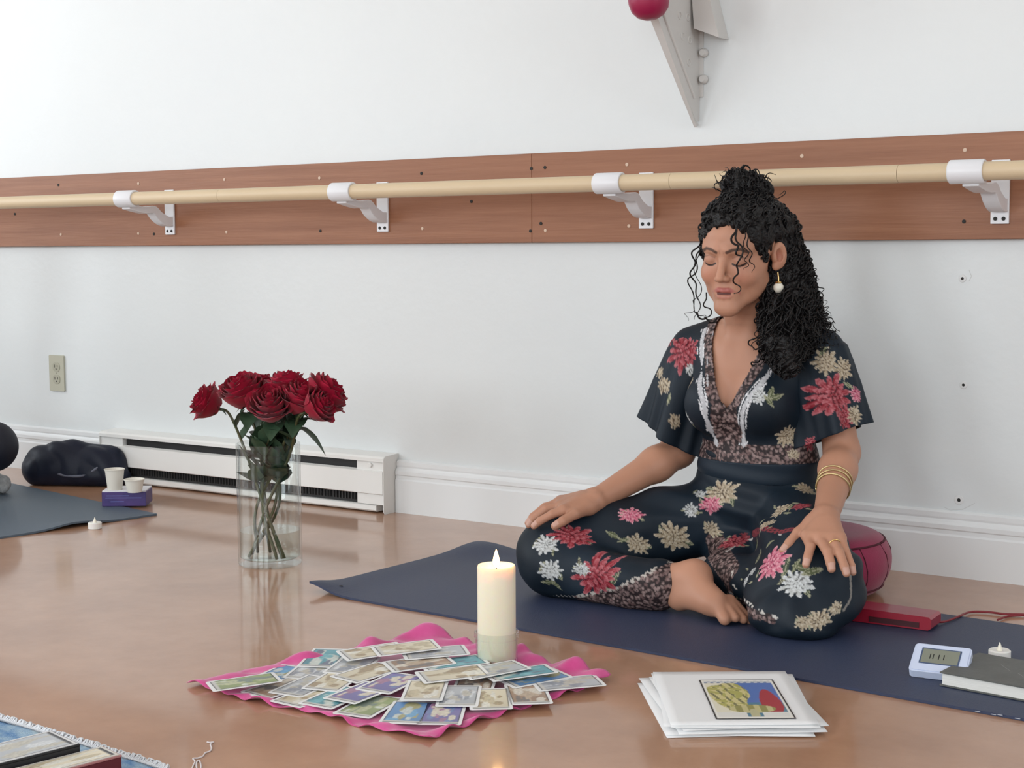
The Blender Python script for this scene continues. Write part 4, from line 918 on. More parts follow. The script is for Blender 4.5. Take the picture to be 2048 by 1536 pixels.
for ec, en, ee in EARS:
    q = VB-ec; paint(.75*np.exp(-((q @ ee)/.0085)**2-((q @ HU)/.014)**2)*(np.abs(q @ en) < .012), (.36, .115, .075))  # ear hollow: natural redness plus painted shade
for tip, prev in TIPS:
    d = tip-prev; d /= np.linalg.norm(d); nrm = np.array([.3, -.55, .78]); c = tip+nrm*.006-d*.001; q = VB-c; al = q @ d; rest = np.linalg.norm(q-al[:, None]*d, axis=1)
    paint(((np.abs(al) < .0065) & (rest < .0058))*.55, (.62, .40, .34))
m_skin = mat('skin', (.5, .26, .17), .48, spec=.4, attr=True, sss=.12)
woman = link('person', arr_mesh(VB, QB, skin), m_skin, smooth=True)
tag(woman, 'seated woman in a dark floral jumpsuit, cross-legged on the navy mat with eyes closed', 'person')

# ------------------------------------------------------------------ clothes: floral print painted as cloth colour
NAVY = np.array([.0075, .0150, .025])
class Cloth:
    def __init__(s, V, Q): s.V = V; s.Q = Q; s.N = vnormals(V, Q); s.C = np.tile(NAVY, (len(V), 1)); s.C *= (1+.25*vnoise(V, 12, 8))[:, None]
    def pick(s, u, v):
        d = ray(u, v); d = d/np.linalg.norm(d); q = s.V-CO; t = q @ d; e = np.linalg.norm(q-t[:, None]*d, axis=1); e = np.where(e < .004, t, 50+e); i = int(np.argmin(e)); return i
    def frame(s, u, v):
        i = s.pick(u, v); n = s.N[i]; a = CR-n*(CR @ n); a /= np.linalg.norm(a)+1e-9; b = np.cross(n, a)
        if b @ CU < 0: b = -b
        return s.V[i], n, a, b
    def near(s, u, v, rx):
        c, n, a, b = s.frame(u, v); q = s.V-c; m = np.nonzero((np.linalg.norm(q, axis=1) < rx*1.7) & (s.N @ n > -.1))[0]; return m, q[m] @ a, q[m] @ b
    def mum(s, u, v, r, hue='red', el=1., rot=0., seed=0):
        """a many-petalled flower: overlapping petal rings with pale rims"""
        m, x, y = s.near(u, v, r*max(1, el)); c, k = math.cos(rot), math.sin(rot); x, y = (x*c+y*k)/el, -x*k+y*c
        rr = np.hypot(x, y)/r; th = np.arctan2(y, x)
        if hue == 'red': deep, mid, pale = (.07, .004, .010), (.25, .018, .030), (.47, .15, .17)
        elif hue == 'pink': deep, mid, pale = (.22, .02, .06), (.50, .10, .17), (.66, .36, .40)
        elif hue == 'white': deep, mid, pale = (.10, .10, .10), (.42, .43, .42), (.64, .66, .67)
        else: deep, mid, pale = (.09, .06, .04), (.34, .27, .18), (.56, .49, .38)
        deep, mid, pale = map(np.array, (deep, mid, pale)); col = np.zeros((len(m), 3)); on = np.zeros(len(m), bool)
        for ring, (r1, n) in enumerate(((1.08, 13), (.80, 12), (.54, 9), (.30, 6))):
            ph = th*n/6.2832+ring*.37+seed*.3; fr = np.abs((ph % 1)-.5)*2        # 0 centre of a petal, 1 between petals
            tip = r1*(1+.14*np.sin(ph.astype(int)*2.4+seed+ring))*(1-.42*fr**1.6); ins = rr < tip
            edge = np.clip((tip-rr)/.16, 0, 1)*(1-.35*(fr < .18)); cc = pale[None]*(1-edge[:, None])+(mid*(1-fr[:, None]**2*.3)+deep*fr[:, None]**2*.3)*edge[:, None]
            cc = np.where((fr > .70)[:, None], deep[None], cc); col = np.where(ins[:, None], cc, col); on |= ins
        s.C[m[on]] = col[on]
    def leaf(s, u, v, r, rot, c=(.085, .10, .045)):
        m, x, y = s.near(u, v, r); k, j = math.cos(rot), math.sin(rot); x, y = x*k+y*j, -x*j+y*k; w = .30*r*np.cos(np.clip(x/r, -1, 1)*1.5708); ins = (np.abs(x) < r) & (np.abs(y) < w)
        vein = np.minimum(np.abs(y), np.abs(np.abs(y)-w)) < .0011; s.C[m[ins]] = np.where(vein[ins][:, None], np.array((.30, .30, .20)), np.array(c))
    def line(s, uvs, w, col, dots=0.):
        pts = [s.V[s.pick(u, v)] for u, v in uvs]; pts = catmull(pts, 40); d = poly_dist(s.V, pts); m = d < w
        if dots: m &= (np.sin(s.V @ np.array([310., 250, 290]))*np.sin(s.V @ np.array([-260., 310, 240])) > dots-1)
        s.C[m] = col
    def mottle(s, mask, seed=0):
        d, k = worley(s.V[mask], 150, seed); d2, k2 = worley(s.V[mask], 230, seed+3); dark, mid, pale = np.array((.022, .014, .015)), np.array((.13, .075, .072)), np.array((.33, .24, .225))
        t = sstep(.62, .40, d)[:, None]; col = dark*(1-t)+(mid*(1-k[:, None])+pale*k[:, None])*t; col = np.where((d2 < .28)[:, None] & (k2 > .5)[:, None], dark, col); s.C[mask] = col
    def build(s, name, mt, parent, thick=0.):
        o = link(name, arr_mesh(s.V, s.Q, s.C), mt, parent, smooth=True)
        if thick: md = o.modifiers.new('thickness', 'SOLIDIFY'); md.thickness = thick; md.offset = -1
        return o
m_cloth = mat('floral_print_fabric', (.02, .03, .05), .55, spec=.3, attr=True, bump=.06, bscale=900)
# --- trousers
f = Field((-1.82, 2.46, .0), (-.98, 3.04, .33), .0024); k_ = .03
f.ell((-1.345, 2.890, .185), (.160, .118, .080), .03); f.ell((-1.345, 2.882, .262), (.124, .092, .10), .03)
f.cone((-1.43, 2.85, .152), (-1.655, 2.635, .092), .080, .076, .012); f.ell((-1.668, 2.610, .083), (.082, .078, .076), .03); f.cone((-1.650, 2.590, .066), (-1.475, 2.592, .052), .062, .050, .03); f.cone((-1.475, 2.592, .052), (-1.428, 2.598, .054), .047, .053, .02)
f.cone((-1.255, 2.85, .155), (-1.135, 2.655, .095), .084, .086, .012); f.ell((-1.122, 2.640, .084), (.100, .088, .084), .03); f.ell((-1.135, 2.600, .050), (.102, .082, .055), .03)
f.cone((-1.16, 2.64, .062), (-1.34, 2.72, .055), .060, .050, .03); f.cone((-1.36, 2.81, .085), (-1.33, 2.75, .070), .06, .045, .02)
f.ell((-1.120, 2.560, .026), (.075, .052, .032), .03)
# hem opening around the bare foot
f.cone(fo(1372, 1185, 2.60), fo(1440, 1215, 2.55), .030, .030, .006, True); f.cone(fo(1392, 1146, 2.60), fo(1398, 1150, 2.53), .024, .03, .006, True)
for a_, b_ in (((1449, 1236, 2.552), (1449, 1243, 2.53)), ((1475, 1238, 2.562), (1478, 1246, 2.54))): f.cone(fo(*a_), fo(*b_), .014, .016, .004, True)
f.above(.0055); V, Q = f.mesh(); N = vnormals(V, Q)
kd = np.linalg.norm((V-np.array([-1.12, 2.60, .13]))*[1, 1, .9], axis=1); ka = np.arctan2(V[:, 0]+1.12, -(V[:, 2]-.13)); kd2 = np.linalg.norm(V-np.array([-1.68, 2.58, .12]), axis=1); ka2 = np.arctan2(V[:, 0]+1.70, -(V[:, 2]-.14))
fold = .0050*np.sin(9*ka+1.2*vnoise(V, 12, 4))*sstep(.06, .13, kd)*sstep(.26, .16, kd)+.0045*np.sin(11*ka2+1.3*vnoise(V, 11, 6))*sstep(.07, .15, kd2)*sstep(.34, .22, kd2)+.0032*np.sin(130*V[:, 2]+25*V[:, 0]+2.5*vnoise(V, 8, 9))*sstep(.14, .18, V[:, 2])+.0015*vnoise(V, 38, 6)
V = V+N*(fold*sstep(.006, .03, V[:, 2]))[:, None]
c = V[Q].mean(1); V, Q = keep_faces(V, Q, c[:, 2] < .300)
tr = Cloth(V, Q)
U_, W_ = tr.V, tr.V[:, 2]
hemR = seg_dist(tr.V, np.array([-1.50, 2.59, .03]), np.array([-1.40, 2.58, .05])); pR = [tr.V[tr.pick(*q)] for q in ((1345, 1120), (1300, 1140), (1262, 1160), (1215, 1182), (1160, 1196))]
dR = poly_dist(tr.V, catmull(pR, 30)); under = (tr.V[:, 0] > -1.585) & (tr.V[:, 1] < 2.66) & (tr.V[:, 0] < -1.37)
lim = np.interp(tr.V[:, 0], [p[0] for p in pR[::-1]], [p[2] for p in pR[::-1]]) if all(np.diff([p[0] for p in pR[::-1]]) > 0) else np.full(len(tr.V), .07)
tr.mottle(under & (tr.V[:, 2] < lim), 3)
pL = catmull([tr.V[tr.pick(*q)] for q in ((1425, 1085), (1440, 1110), (1455, 1140))], 16); tr.mottle((poly_dist(tr.V, pL) < .024), 5)
pL2 = catmull([tr.V[tr.pick(*q)] for q in ((1447, 1150), (1455, 1180), (1475, 1205), (1510, 1228), (1540, 1240))], 24); dL2 = poly_dist(tr.V, pL2); tr.mottle(dL2 < .009, 6)
tr.line([(1345, 1120), (1300, 1140), (1262, 1160), (1215, 1182), (1160, 1196), (1110, 1196)], .0045, (.48, .44, .40), .9)
tr.line([(1462, 1140), (1466, 1175), (1485, 1200), (1520, 1224), (1550, 1236)], .0032, (.55, .52, .48), .8)
tr.line([(1440, 1090), (1490, 1068), (1540, 1056), (1590, 1056)], .008, (.22, .04, .05), .6); tr.line([(1450, 1100), (1500, 1078), (1560, 1066)], .0022, (.45, .42, .40)); tr.line([(1705, 1150), (1706, 1190), (1690, 1222)], .0025, (.22, .20, .18))
for u, v, r, h, el, rot in ((1146, 1068, .026, 'red', 1.7, -.12), (1188, 1152, .036, 'red', 1.35, .35), (1088, 1087, .020, 'white', 1.3, -.2), (1350, 1076, .026, 'cream', 1.4, -.5), (1278, 1090, .018, 'cream', 1.5, -.5), (1098, 1142, .020, 'white', 1.2, 0), (1160, 1140, .012, 'white', 1.6, 0), (1262, 1026, .016, 'pink', 1.6, 0),
                            (1440, 986, .024, 'cream', 1.6, .15), (1420, 1006, .017, 'pink', 1.3, 0), (1400, 985, .012, 'white', 1, 0), (1385, 1020, .014, 'white', 1, 0), (1612, 975, .019, 'cream', 1, .5), (1604, 1008, .015, 'red', 1.2, 0), (1560, 1016, .014, 'cream', 1.6, 0), (1470, 1080, .018, 'red', 1.6, .4), (1540, 1122, .030, 'pink', 1.2, .1), (1502, 1140, .012, 'white', .8, 0),
                            (1588, 1165, .025, 'white', 1.2, 0), (1488, 1160, .010, 'white', 1, 0), (1462, 1195, .010, 'white', 1, 0), (1640, 1238, .016, 'cream', 1.5, .4), (1610, 1245, .012, 'cream', 1.2, 0), (1425, 1060, .013, 'cream', 1.5, -.6), (1675, 1215, .010, 'cream', 1.5, .8), (1530, 1045, .012, 'cream', 1.6, 0)):
    tr.leaf(u+r*900, v+r*420, r*.75, .5+u, (.05, .065, .04)); tr.leaf(u-r*850, v-r*350, r*.7, u*1.3, (.07, .06, .045)); tr.mum(u, v, r, h, el, rot, u)
for u, v, r, rot in ((1095, 1168, .018, .3), (1110, 1172, .016, -.6), (1230, 1072, .018, -.5), (1250, 1082, .014, .3), (1600, 1135, .022, -.4), (1622, 1140, .022, .2), (1590, 1128, .018, .9), (1510, 1090, .018, .4), (1535, 1085, .014, -.3), (1580, 1010, .014, 1.2)): tr.leaf(u, v, r, rot)
trousers = tr.build('trousers', m_cloth, woman)
# --- bodice: offset trunk, then the V opening is cut out of it
f = Field((-1.56, 2.70, .20), (-1.14, 3.0, .60), .0024)
f.ell((-1.354, 2.870, .455), (.134, .089, .100), .03); f.ell((-1.350, 2.875, .375), (.126, .090, .10), .03)
for s, sh in ((-1, (-1.492, 2.878, .492)), (1, (-1.212, 2.882, .494))): f.cone(NB+[s*.012, .01, 0], sh, .051, .050, .03)
f.ell((-1.412, 2.810, .390), (.059, .058, .063), .028); f.ell((-1.300, 2.811, .392), (.059, .058, .063), .028); f.ell((-1.345, 2.882, .265), (.127, .095, .11), .03)
V, Q = f.mesh(); N = vnormals(V, Q); V = V+N*(.0016*np.sin(60*V[:, 0]+70*V[:, 2]+2*vnoise(V, 10, 3))*sstep(.42, .33, V[:, 2]))[:, None]
vb = np.array([-1.3585, 0, .388]); c = V[Q].mean(1)
def vhalf(z): return np.interp(z, [.386, .40, .46, .52, .56], [0, .012, .040, .060, .066])
xc = np.interp(c[:, 2], [.386, .56], [-1.362, -1.356]); neck = np.hypot((c[:, 0]-NB[0])/.066, (c[:, 1]-NB[1]-.004)/.062)
opening = ((np.abs(c[:, 0]-xc) < vhalf(c[:, 2])) & (c[:, 1] < 2.875) & (c[:, 2] > .386)) | ((neck < 1) & (c[:, 2] > .515)) | (c[:, 2] < .262)
V, Q = keep_faces(V, Q, ~opening); bo_ = Cloth(V, Q); V = bo_.V
vx = V[:, 0]-np.interp(V[:, 2], [.386, .56], [-1.362, -1.356]); ev = np.abs(vx)-vhalf(V[:, 2]); fr_ = V[:, 1] < 2.88
bo_.mottle((fr_ & (ev < .022) & (V[:, 2] > .375)) | (fr_ & (np.abs(vx+.004) < np.interp(V[:, 2], [.30, .385], [.034, .026])) & (V[:, 2] <= .390)) | ((V[:, 2] < .313) & (V[:, 2] > .274)), 12)
bo_.C[(V[:, 2] < .274)] = NAVY*1.3
LACE = (.60, .60, .62)
for pts, w in (([(1409, 655), (1399, 700), (1397, 760), (1404, 810), (1418, 860), (1430, 890)], .0062), ([(1556, 722), (1520, 766), (1490, 802), (1480, 840), (1483, 890)], .0062), ([(1425, 660), (1412, 720), (1412, 770)], .0018)):
    bo_.line(pts, w*.86, (.47, .47, .49)); bo_.line(pts, w, LACE, 1.5)
for pts in ([(1403, 655), (1392, 700), (1390, 760), (1398, 815), (1412, 865)], [(1415, 655), (1405, 700), (1404, 760), (1411, 808), (1426, 860)], [(1562, 728), (1526, 772), (1497, 806), (1488, 840), (1492, 890)], [(1550, 716), (1514, 760), (1484, 797), (1473, 840), (1475, 890)]): bo_.line(pts, .0016, (.70, .70, .72))
for u, v, r, h, el, rot in ((1518, 788, .016, 'white', 1.0, 0), (1575, 874, .022, 'cream', 1.0, 0), (1372, 838, .018, 'white', .8, .3), (1398, 884, .012, 'white', 1.3, 0), (1622, 890, .014, 'red', 1, 0), (1368, 762, .014, 'cream', 1, 0), (1377, 700, .026, 'red', .9, 0), (1590, 905, .010, 'cream', 1.4, 0), (1630, 720, .02, 'cream', 1, 0), (1600, 700, .02, 'red', 1, 0)):
    bo_.mum(u, v, r, h, el, rot, u)
for u, v, r, rot in ((1555, 795, .020, .4), (1545, 785, .018, 1.2), (1540, 800, .016, -.9), (1385, 860, .014, .8)): bo_.leaf(u, v, r, rot)
bodice = bo_.build('jumpsuit_top', m_cloth, woman, .0015)
# --- waistband
f = Field((-1.50, 2.76, .18), (-1.19, 3.0, .31), .0026); f.ell((-1.345, 2.882, .262), (.1305, .0985, .12), .03); V, Q = f.mesh(); N = vnormals(V, Q); V = V+N*(.0012*np.sin(160*V[:, 2]+1.5*np.sin(14*V[:, 0])))[:, None]; c = V[Q].mean(1); V, Q = keep_faces(V, Q, (c[:, 2] > .232) & (c[:, 2] < .276)); wb = Cloth(V, Q); wb.C[:] = NAVY*1.25; wb.build('waistband', m_cloth, woman, .0012)
# --- flutter sleeves: lofted rings that widen to a rippled hem
def sleeve(S, Hc, r0, r1, ea, flowers, leaves, ph, tilt):
    S = np.array(S); Hc = np.array(Hc); ax = Hc-S; ax /= np.linalg.norm(ax); a = np.array([1., 0, 0]); a -= ax*(a@ax); a /= np.linalg.norm(a); b = np.cross(ax, a); n1, n2 = 84, 170; V = []
    for i in range(n1+1):
        t = i/n1; c = S+(Hc-S)*t; rad = np.interp(t, [0, .08, .2, .35, .6, 1], [.006, r0*.62, r0*.95, r0*1.02, r0*1.08, r1])
        for j in range(n2):
            th = 2*math.pi*j/n2; w = 1+.17*t**2*math.sin(5*th+ph)+.07*t**2*math.sin(9*th+2*ph)+.03*t*math.sin(13*th)
            V.append(c+(a*math.cos(th)*ea[0]+b*math.sin(th)*ea[1])*rad*w+np.array([0, 0, tilt*t*math.cos(th)*rad]))
    V = np.array(V); Q = np.array([(i*n2+j, (i+1)*n2+j, (i+1)*n2+(j+1) % n2, i*n2+(j+1) % n2) for i in range(n1) for j in range(n2)])
    if np.sum(vnormals(V, Q)*(V-(S+Hc)/2)) < 0: Q = Q[:, ::-1]
    cl = Cloth(V, Q)
    for u, v, r, h, el, rot in flowers: cl.mum(u, v, r, h, el, rot, u)
    for u, v, r, rot in leaves: cl.leaf(u, v, r, rot)
    return cl.build('sleeve', m_cloth, woman, .0012)
sleeve((-1.468, 2.880, .540), on_y(1348, 872, 2.862), .062, .068, (1.0, 1.0), [(1366, 700, .044, 'red', .9, .2), (1340, 668, .022, 'red', 1, 0), (1325, 772, .020, 'cream', .8, .9), (1318, 745, .012, 'cream', 1, 0), (1352, 845, .016, 'cream', .8, .3), (1380, 740, .012, 'white', 1, 0)], [(1335, 800, .014, 1.2)], .8, -.32)
sleeve((-1.228, 2.886, .540), on_y(1668, 872, 2.885), .061, .066, (1.0, 1.0), [(1655, 722, .026, 'cream', .9, .3), (1690, 735, .022, 'cream', .9, -.3), (1668, 790, .040, 'red', 1, .2), (1692, 835, .024, 'red', .9, 0), (1712, 830, .018, 'cream', .8, .2), (1645, 680, .018, 'cream', 1, 0), (1620, 890, .014, 'red', 1, 0), (1715, 790, .016, 'pink', .8, .5)], [(1650, 700, .016, 1.0), (1700, 770, .014, -.4)], 2.2, .22)

# ------------------------------------------------------------------ jewellery
m_gold = mat('gold', (.75, .52, .22), .25, metal=1.); m_shell = mat('pearl_shell', (.76, .72, .62), .3, spec=.6); m_bangle = mat('pale_gold_bangle', (.62, .50, .25), .3, metal=.7)
for s in (1,):
    p = hw(s*.0780, .004, -.034); e = link('earring', tube([p+np.array([0, 0, .003]), p+np.array([s*.002, -.001, -.008]), p+np.array([s*.002, -.001, -.014])], .0014, 8), m_gold, woman)
    link('earring_cap', lathe([(0, .0), (.005, -.001), (.007, -.004), (0, -.004)], 16, p+np.array([s*.002, -.001, -.0135])), m_gold, e, smooth=True)
    link('earring_pearl', lathe([(0, -.004), (.007, -.0055), (.0102, -.0105), (.0098, -.017), (.006, -.0225), (0, -.0245)], 20, p+np.array([s*.002, -.001, -.0135])), m_shell, e, smooth=True)
def ring_around(a, b, t, r, th, m, name, wob=0.):
    a = np.array(a); b = np.array(b); c = a+(b-a)*t; ax = (b-a)/np.linalg.norm(b-a); n = np.cross(ax, [0, 0, 1.]); n /= np.linalg.norm(n); q = np.cross(ax, n)
    me = tube([c+r*(n*math.cos(k)+q*math.sin(k))+ax*wob*math.sin(2*k) for k in np.linspace(0, 2*math.pi, 49)], th, 8); return link(name, me, m, woman, smooth=True)
for t, w in ((.46, .002), (.52, -.001), (.58, .0015)): ring_around(EL, WL, t, .0335-.006*(t-.4), .0016, m_bangle, 'bangle', w)
P_ = [on_y(*c) for c in HANDS['l']['k'][2]]; ring_around(P_[0], P_[1], .45, .0105, .0013, m_gold, 'finger_ring')

# ------------------------------------------------------------------ hair: a scalp mass, then ringlets
m_hair = mat('black_hair', (.006, .0048, .005), .42, spec=.35, bump=.5, bscale=160)
HLO, HHI = HC+np.array([-.14, -.16, -.33]), HC+np.array([.22, .22, .22])
f = Field(HLO, HHI, .003)
f.ell(hw(0, -.016, .040), (.082, .098, .083), .01, HR); f.ell(hw(0, .035, .062), (.062, .052, .045), .02, HR)
bun = on_y(1487, 372, 2.815); f.ell(bun, (.037, .037, .031), .008); f.ell(on_y(1522, 382, 2.83), (.022, .026, .020), .008); f.ell(on_y(1458, 374, 2.80), (.016, .02, .018), .006)
M1 = [on_y(*q) for q in ((1540, 470, 2.86), (1554, 540, 2.872), (1572, 610, 2.872), (1597, 672, 2.85))]
for a, b, r0, r1 in zip(M1[:-1], M1[1:], (.054, .056, .057), (.056, .057, .047)): f.cone(a, b, r0, r1, .03)
f.cone(on_y(1560, 600, 2.83), on_y(1565, 690, 2.785), .038, .034, .03); f.cone(on_y(1565, 690, 2.785), on_y(1575, 728, 2.755), .034, .022, .02)
f.cone(hw(-.05, -.03, .0), hw(-.055, -.03, -.08), .028, .018, .03); f.cone(hw(-.02, -.06, -.02), NB+[0, .05, .02], .06, .045, .03)
# leave the face and the left ear free
f.ell(hw(.003, .090, -.028), (.066, .082, .098), .008, HR, True); f.ell(hw(-.03, .080, -.08), (.08, .10, .085), .008, HR, True); f.ell(hw(.096, .004, -.006), (.036, .032, .046), .006, HR, True); f.cone(hw(.07, .03, -.03), hw(.055, .06, -.11), .022, .03, .01, True)
f.cone(on_y(1490, 640, 2.80), on_y(1470, 720, 2.76), .028, .03, .01, True)
V, Q = f.mesh(); N = vnormals(V, Q); q_ = V-bun; az = np.arctan2(q_[:, 1], q_[:, 0]); ds = np.linalg.norm(q_, axis=1)
V = V+N*(.0026*np.sin(17*az+5*np.sin(70*ds+3*az))+.0022*vnoise(V, 120, 1)+.0014*np.sin(41*az+3*np.sin(120*ds)))[:, None]
hair = link('hair', arr_mesh(V, Q), m_hair, woman, smooth=True); SV_, SN_ = V[::3], N[::3]
HV, HQ, hn = [], [], 0
def curl(pts, amp, waves, r, n=None, ph=None, sides=5, keep=False):
    global hn
    n = n or int(10+waves*9); C = catmull(pts, n); T = np.gradient(C, axis=0); T /= np.linalg.norm(T, axis=1)[:, None]+1e-9
    n1 = np.cross(T, np.array([.3, .9, .2])); n1 /= np.linalg.norm(n1, axis=1)[:, None]+1e-9; n2 = np.cross(T, n1); t = np.linspace(0, 1, n); ph = random.uniform(0, 6.28) if ph is None else ph
    A = amp*np.minimum(1, t*4+.15)*(1+.25*np.sin(7*t+ph)); th = 2*math.pi*waves*t+ph+.8*np.sin(3*t+ph)
    P = C+A[:, None]*(np.cos(th)[:, None]*n1+np.sin(th)[:, None]*n2); 
    if not keep and (np.linalg.norm((hl(P)-np.array([.088, .006, -.012]))*[.9, 1, .72], axis=1) < .030).any(): return
    v, q = tube_arrays(P, r*np.interp(t, [0, .7, 1], [1, .9, .3]), sides)
    HV.append(v); HQ.append(q+hn); hn += len(v)
ru = random.uniform
# the fall over her left shoulder and back
ends = [(1668, 690, 2.87), (1655, 720, 2.84), (1640, 700, 2.80), (1610, 735, 2.78), (1585, 748, 2.765), (1555, 745, 2.755), (1535, 720, 2.765), (1520, 690, 2.78), (1625, 650, 2.90), (1650, 660, 2.88)]
for k in range(230):
    rt = hw(ru(.02, .075), ru(-.085, -.01), ru(.0, .085)); a = random.choice(ends); e = on_y(a[0]+ru(-16, 14), a[1]+ru(-45, 12), a[2]+ru(-.03, .03))
    m1 = on_y(1530+ru(0, 50), 530+ru(-20, 30), 2.86+ru(-.06, .04)); m2 = on_y(np.interp(a[0], [1520, 1670], [1530, 1618])+ru(-14, 14), 625+ru(-20, 20), a[2]+ru(-.03, .03)+.02)
    curl([rt, m1, m2, e], ru(.004, .009), ru(5, 9), ru(.0014, .0026))
# ringlets lying on the hair itself: on the crown they run up to the bun, elsewhere they hang
lz = hl(SV_)[:, 2]; lf = hl(SV_)[:, 1]; cand = np.nonzero(((SV_-HC) @ CR > -.095) & ((SV_-CO) @ CF < (HC-CO) @ CF+.10))[0]
for k in range(620):
    i = int(random.choice(cand)); p = SV_[i]; pts = [p+SN_[i]*.001]; up = lz[i] > .045 and lf[i] > -.055; st = ru(.014, .020)
    for _ in range(random.randint(3, 6)):
        d = (bun-p) if up else np.array([.10*(p[0] > HC[0]), .12 if p[2] > .62 else -.1, -1.]); d = d/np.linalg.norm(d); t = p+d*st
        j = int(np.argmin(((SV_-t)**2).sum(1))); 
        if np.linalg.norm(SV_[j]-t) > .02: break
        p = SV_[j]; pts.append(p+SN_[j]*ru(.001, .004))
    if len(pts) < 3: continue
    L_ = len(pts)*st; curl(pts, ru(.0025, .0055), L_/ru(.016, .024), ru(.0013, .0023), int(8+L_*420))
# frizz along the outer edge
for k in range(44):
    v0 = ru(470, 640); u0 = np.interp(v0, [470, 560, 640], [1580, 1600, 1622]); v1 = v0+ru(60, 130); u1 = np.interp(v1, [520, 600, 700, 770], [1605, 1640, 1674, 1674])+ru(-14, 8)
    Y = 2.88+ru(-.03, .03); curl([on_y(u0-12, v0, Y), on_y((u0+u1)/2+ru(0, 10), (v0+v1)/2, Y), on_y(u1, min(v1, 720), Y)], ru(.005, .009), ru(3, 5), ru(.0008, .0014))
# crown and bun
for k in range(60):
    a = ru(0, 6.28); q = ru(.2, 1); z0 = hw(.075*q*math.sin(a), -.012+.088*q*math.cos(a)*(.95 if math.cos(a) > 0 else 1), .04+.085*math.sqrt(max(.05, 1-q*q)))
    c = bun+np.array([ru(-.03, .03), ru(-.03, .03), ru(-.02, .01)]); mid = (z0+c)/2-HU*ru(.004, .014)+(z0-HC)*.10; curl([z0, mid, c], ru(.003, .006), ru(3, 5), ru(.0014, .0024))
for k in range(110):
    d = np.array([ru(-1, 1), ru(-1, 1), ru(-.5, 1)]); d /= np.linalg.norm(d); c = bun+d*np.array([.034, .034, .027]); e = c+np.array([ru(-.02, .02), ru(-.02, .02), ru(-.022, .012)])+d*.008
    curl([c-d*.015, c+d*.006, e], ru(.005, .009), ru(1.2, 2.4), ru(.0013, .0022), 26)
# loose ringlets around the face, where the photograph shows them
def loose(uvs, Y, amp, waves, r): curl([on_y(u, v, y) for (u, v), y in zip(uvs, Y)], amp, waves, r, 70, keep=True)
loose([(1415, 445), (1398, 480), (1386, 520), (1386, 560), (1398, 600), (1392, 640)], [2.74, 2.735, 2.735, 2.74, 2.74, 2.74], .0045, 4.5, .0018)
loose([(1412, 450), (1400, 500), (1390, 540), (1378, 570), (1394, 620), (1412, 640)], [2.74]*6, .005, 4, .0015)
loose([(1405, 470), (1392, 530), (1398, 590), (1380, 620), (1372, 640)], [2.75]*5, .006, 3.5, .0009)
loose([(1413, 585), (1410, 605), (1418, 625), (1412, 640), (1436, 645)], [2.70, 2.70, 2.71, 2.73, 2.74], .004, 2.5, .0014)
loose([(1392, 625), (1412, 642), (1432, 640), (1445, 632)], [2.74, 2.74, 2.745, 2.75], .004, 2.5, .0020)
loose([(1470, 440), (1472, 470), (1482, 495), (1478, 530), (1470, 550), (1476, 575), (1472, 590)], [2.70, 2.692, 2.690, 2.692, 2.694, 2.698, 2.702], .0045, 4.2, .0019)
loose([(1476, 445), (1466, 475), (1474, 500), (1484, 520)], [2.70, 2.69, 2.685, 2.688], .004, 2.5, .0024)
loose([(1492, 455), (1497, 490), (1503, 520), (1507, 545)], [2.715, 2.708, 2.708, 2.712], .0035, 3, .0013)
loose([(1488, 455), (1490, 490), (1494, 520), (1490, 540)], [2.712, 2.70, 2.70, 2.70], .004, 3, .0011)
loose([(1530, 660), (1508, 678), (1498, 690), (1512, 700), (1522, 690)], [2.78, 2.765, 2.76, 2.755, 2.76], .003, 1.6, .0016)
loose([(1540, 700), (1515, 720), (1505, 728), (1512, 735)], [2.77, 2.755, 2.75, 2.75], .004, 2, .0018)
loose([(1548, 395), (1558, 400), (1568, 385), (1556, 388)], [2.84, 2.85, 2.85, 2.85], .003, 1.2, .0010)
for k in range(16):
    u = ru(1405, 1500); v = 440+abs(u-1445)*.15; curl([on_y(u+ru(-6, 10), v-22, 2.75), on_y(u, v-2, 2.715), on_y(u+ru(-10, 10), v+ru(6, 16), 2.705)], .004, 1.8, ru(.0010, .0018), 22)
link('ringlets', arr_mesh(np.vstack(HV), np.vstack(HQ)), m_hair, hair, smooth=True, kind='stuff')

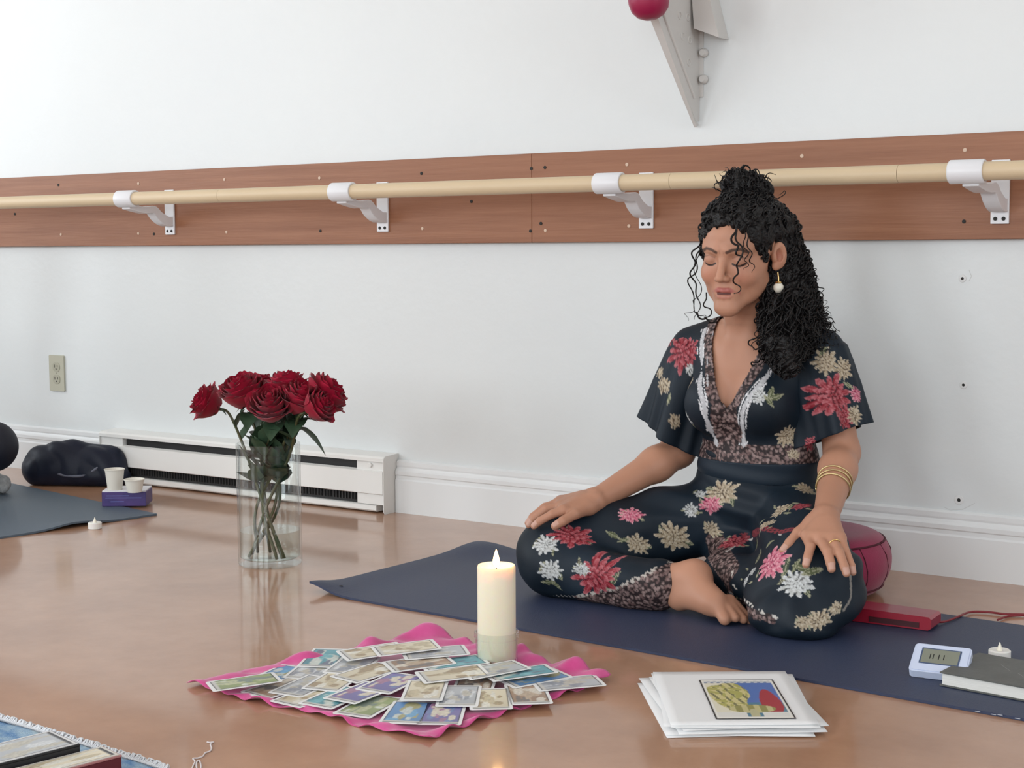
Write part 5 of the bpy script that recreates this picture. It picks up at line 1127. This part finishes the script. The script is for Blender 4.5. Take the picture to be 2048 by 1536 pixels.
# ================================================================== NEIGHBOUR AT THE LEFT EDGE (only a knee is in view)
kn = on_y(-16, 893, 2.76)
f = Field((kn[0]-.62, 2.0, .006), (kn[0]+.14, 3.0, .90), .008); k0 = np.array([kn[0], 2.76, kn[2]])
px_, py_ = kn[0]-.34, 2.48
def g(x, y, z): return np.array([px_+x, py_+y, z])
f.ell(g(0, 0, .10), (.13, .17, .10), .03); f.ell(g(-.02, 0, .30), (.10, .14, .17), .05); f.ell(g(-.01, 0, .46), (.10, .17, .11), .05); f.cone(g(0, 0, .54), g(.02, 0, .64), .05, .05, .03); f.ell(g(.03, 0, .74), (.10, .078, .115), .02)
f.cone(g(.0, .10, .10), k0, .085, .068, .03); f.cone(k0, g(.20, .02, .06), .062, .045, .03); f.cone(g(0, -.10, .10), g(.34, -.28, .10), .085, .066, .03); f.cone(g(.34, -.28, .09), g(.26, .02, .05), .060, .042, .03)
for s in (-1, 1): f.cone(g(-.01, s*.16, .49), g(.02, s*.22, .28), .045, .036, .02); f.cone(g(.02, s*.22, .28), g(.20, s*.20, .20), .036, .026, .02); f.cone(g(.20, s*.20, .20), g(.26, s*.20, .18), .03, .022, .02)
V, Q = f.mesh(); C = np.tile(np.array([.006, .007, .016]), (len(V), 1)); C[V[:, 2] > .60] = (.45, .25, .17)
m_n = mat('neighbour_dark_leggings', (.01, .012, .02), .6, attr=True)
tag(link('person', arr_mesh(V, Q, C), m_n, smooth=True), 'person in dark leggings at the far left edge, only a bent knee in view', 'person')
sp = on_floor(2, 988, .006); f = Field(sp-[.2, .1, .004], sp+[.08, .12, .1], .004)
f.cone(sp+[-.08, .03, .030], sp+[-.01, .012, .026], .028, .024, .01); f.cone(sp+[-.01, .012, .026], sp+[.012, .0, .018], .024, .015, .01); f.above(.0062); V, Q = f.mesh(); N = vnormals(V, Q); V = V+N*(.0015*vnoise(V, 120, 3)*sstep(.008, .02, V[:, 2]))[:, None]
tag(link('grey_sock', arr_mesh(V, Q), mat('grey_knit', (.26, .26, .26), .9, var=(.38, .38, .38), vscale=90), smooth=True), 'grey knitted sock on the grey-blue mat at the left edge', 'sock')
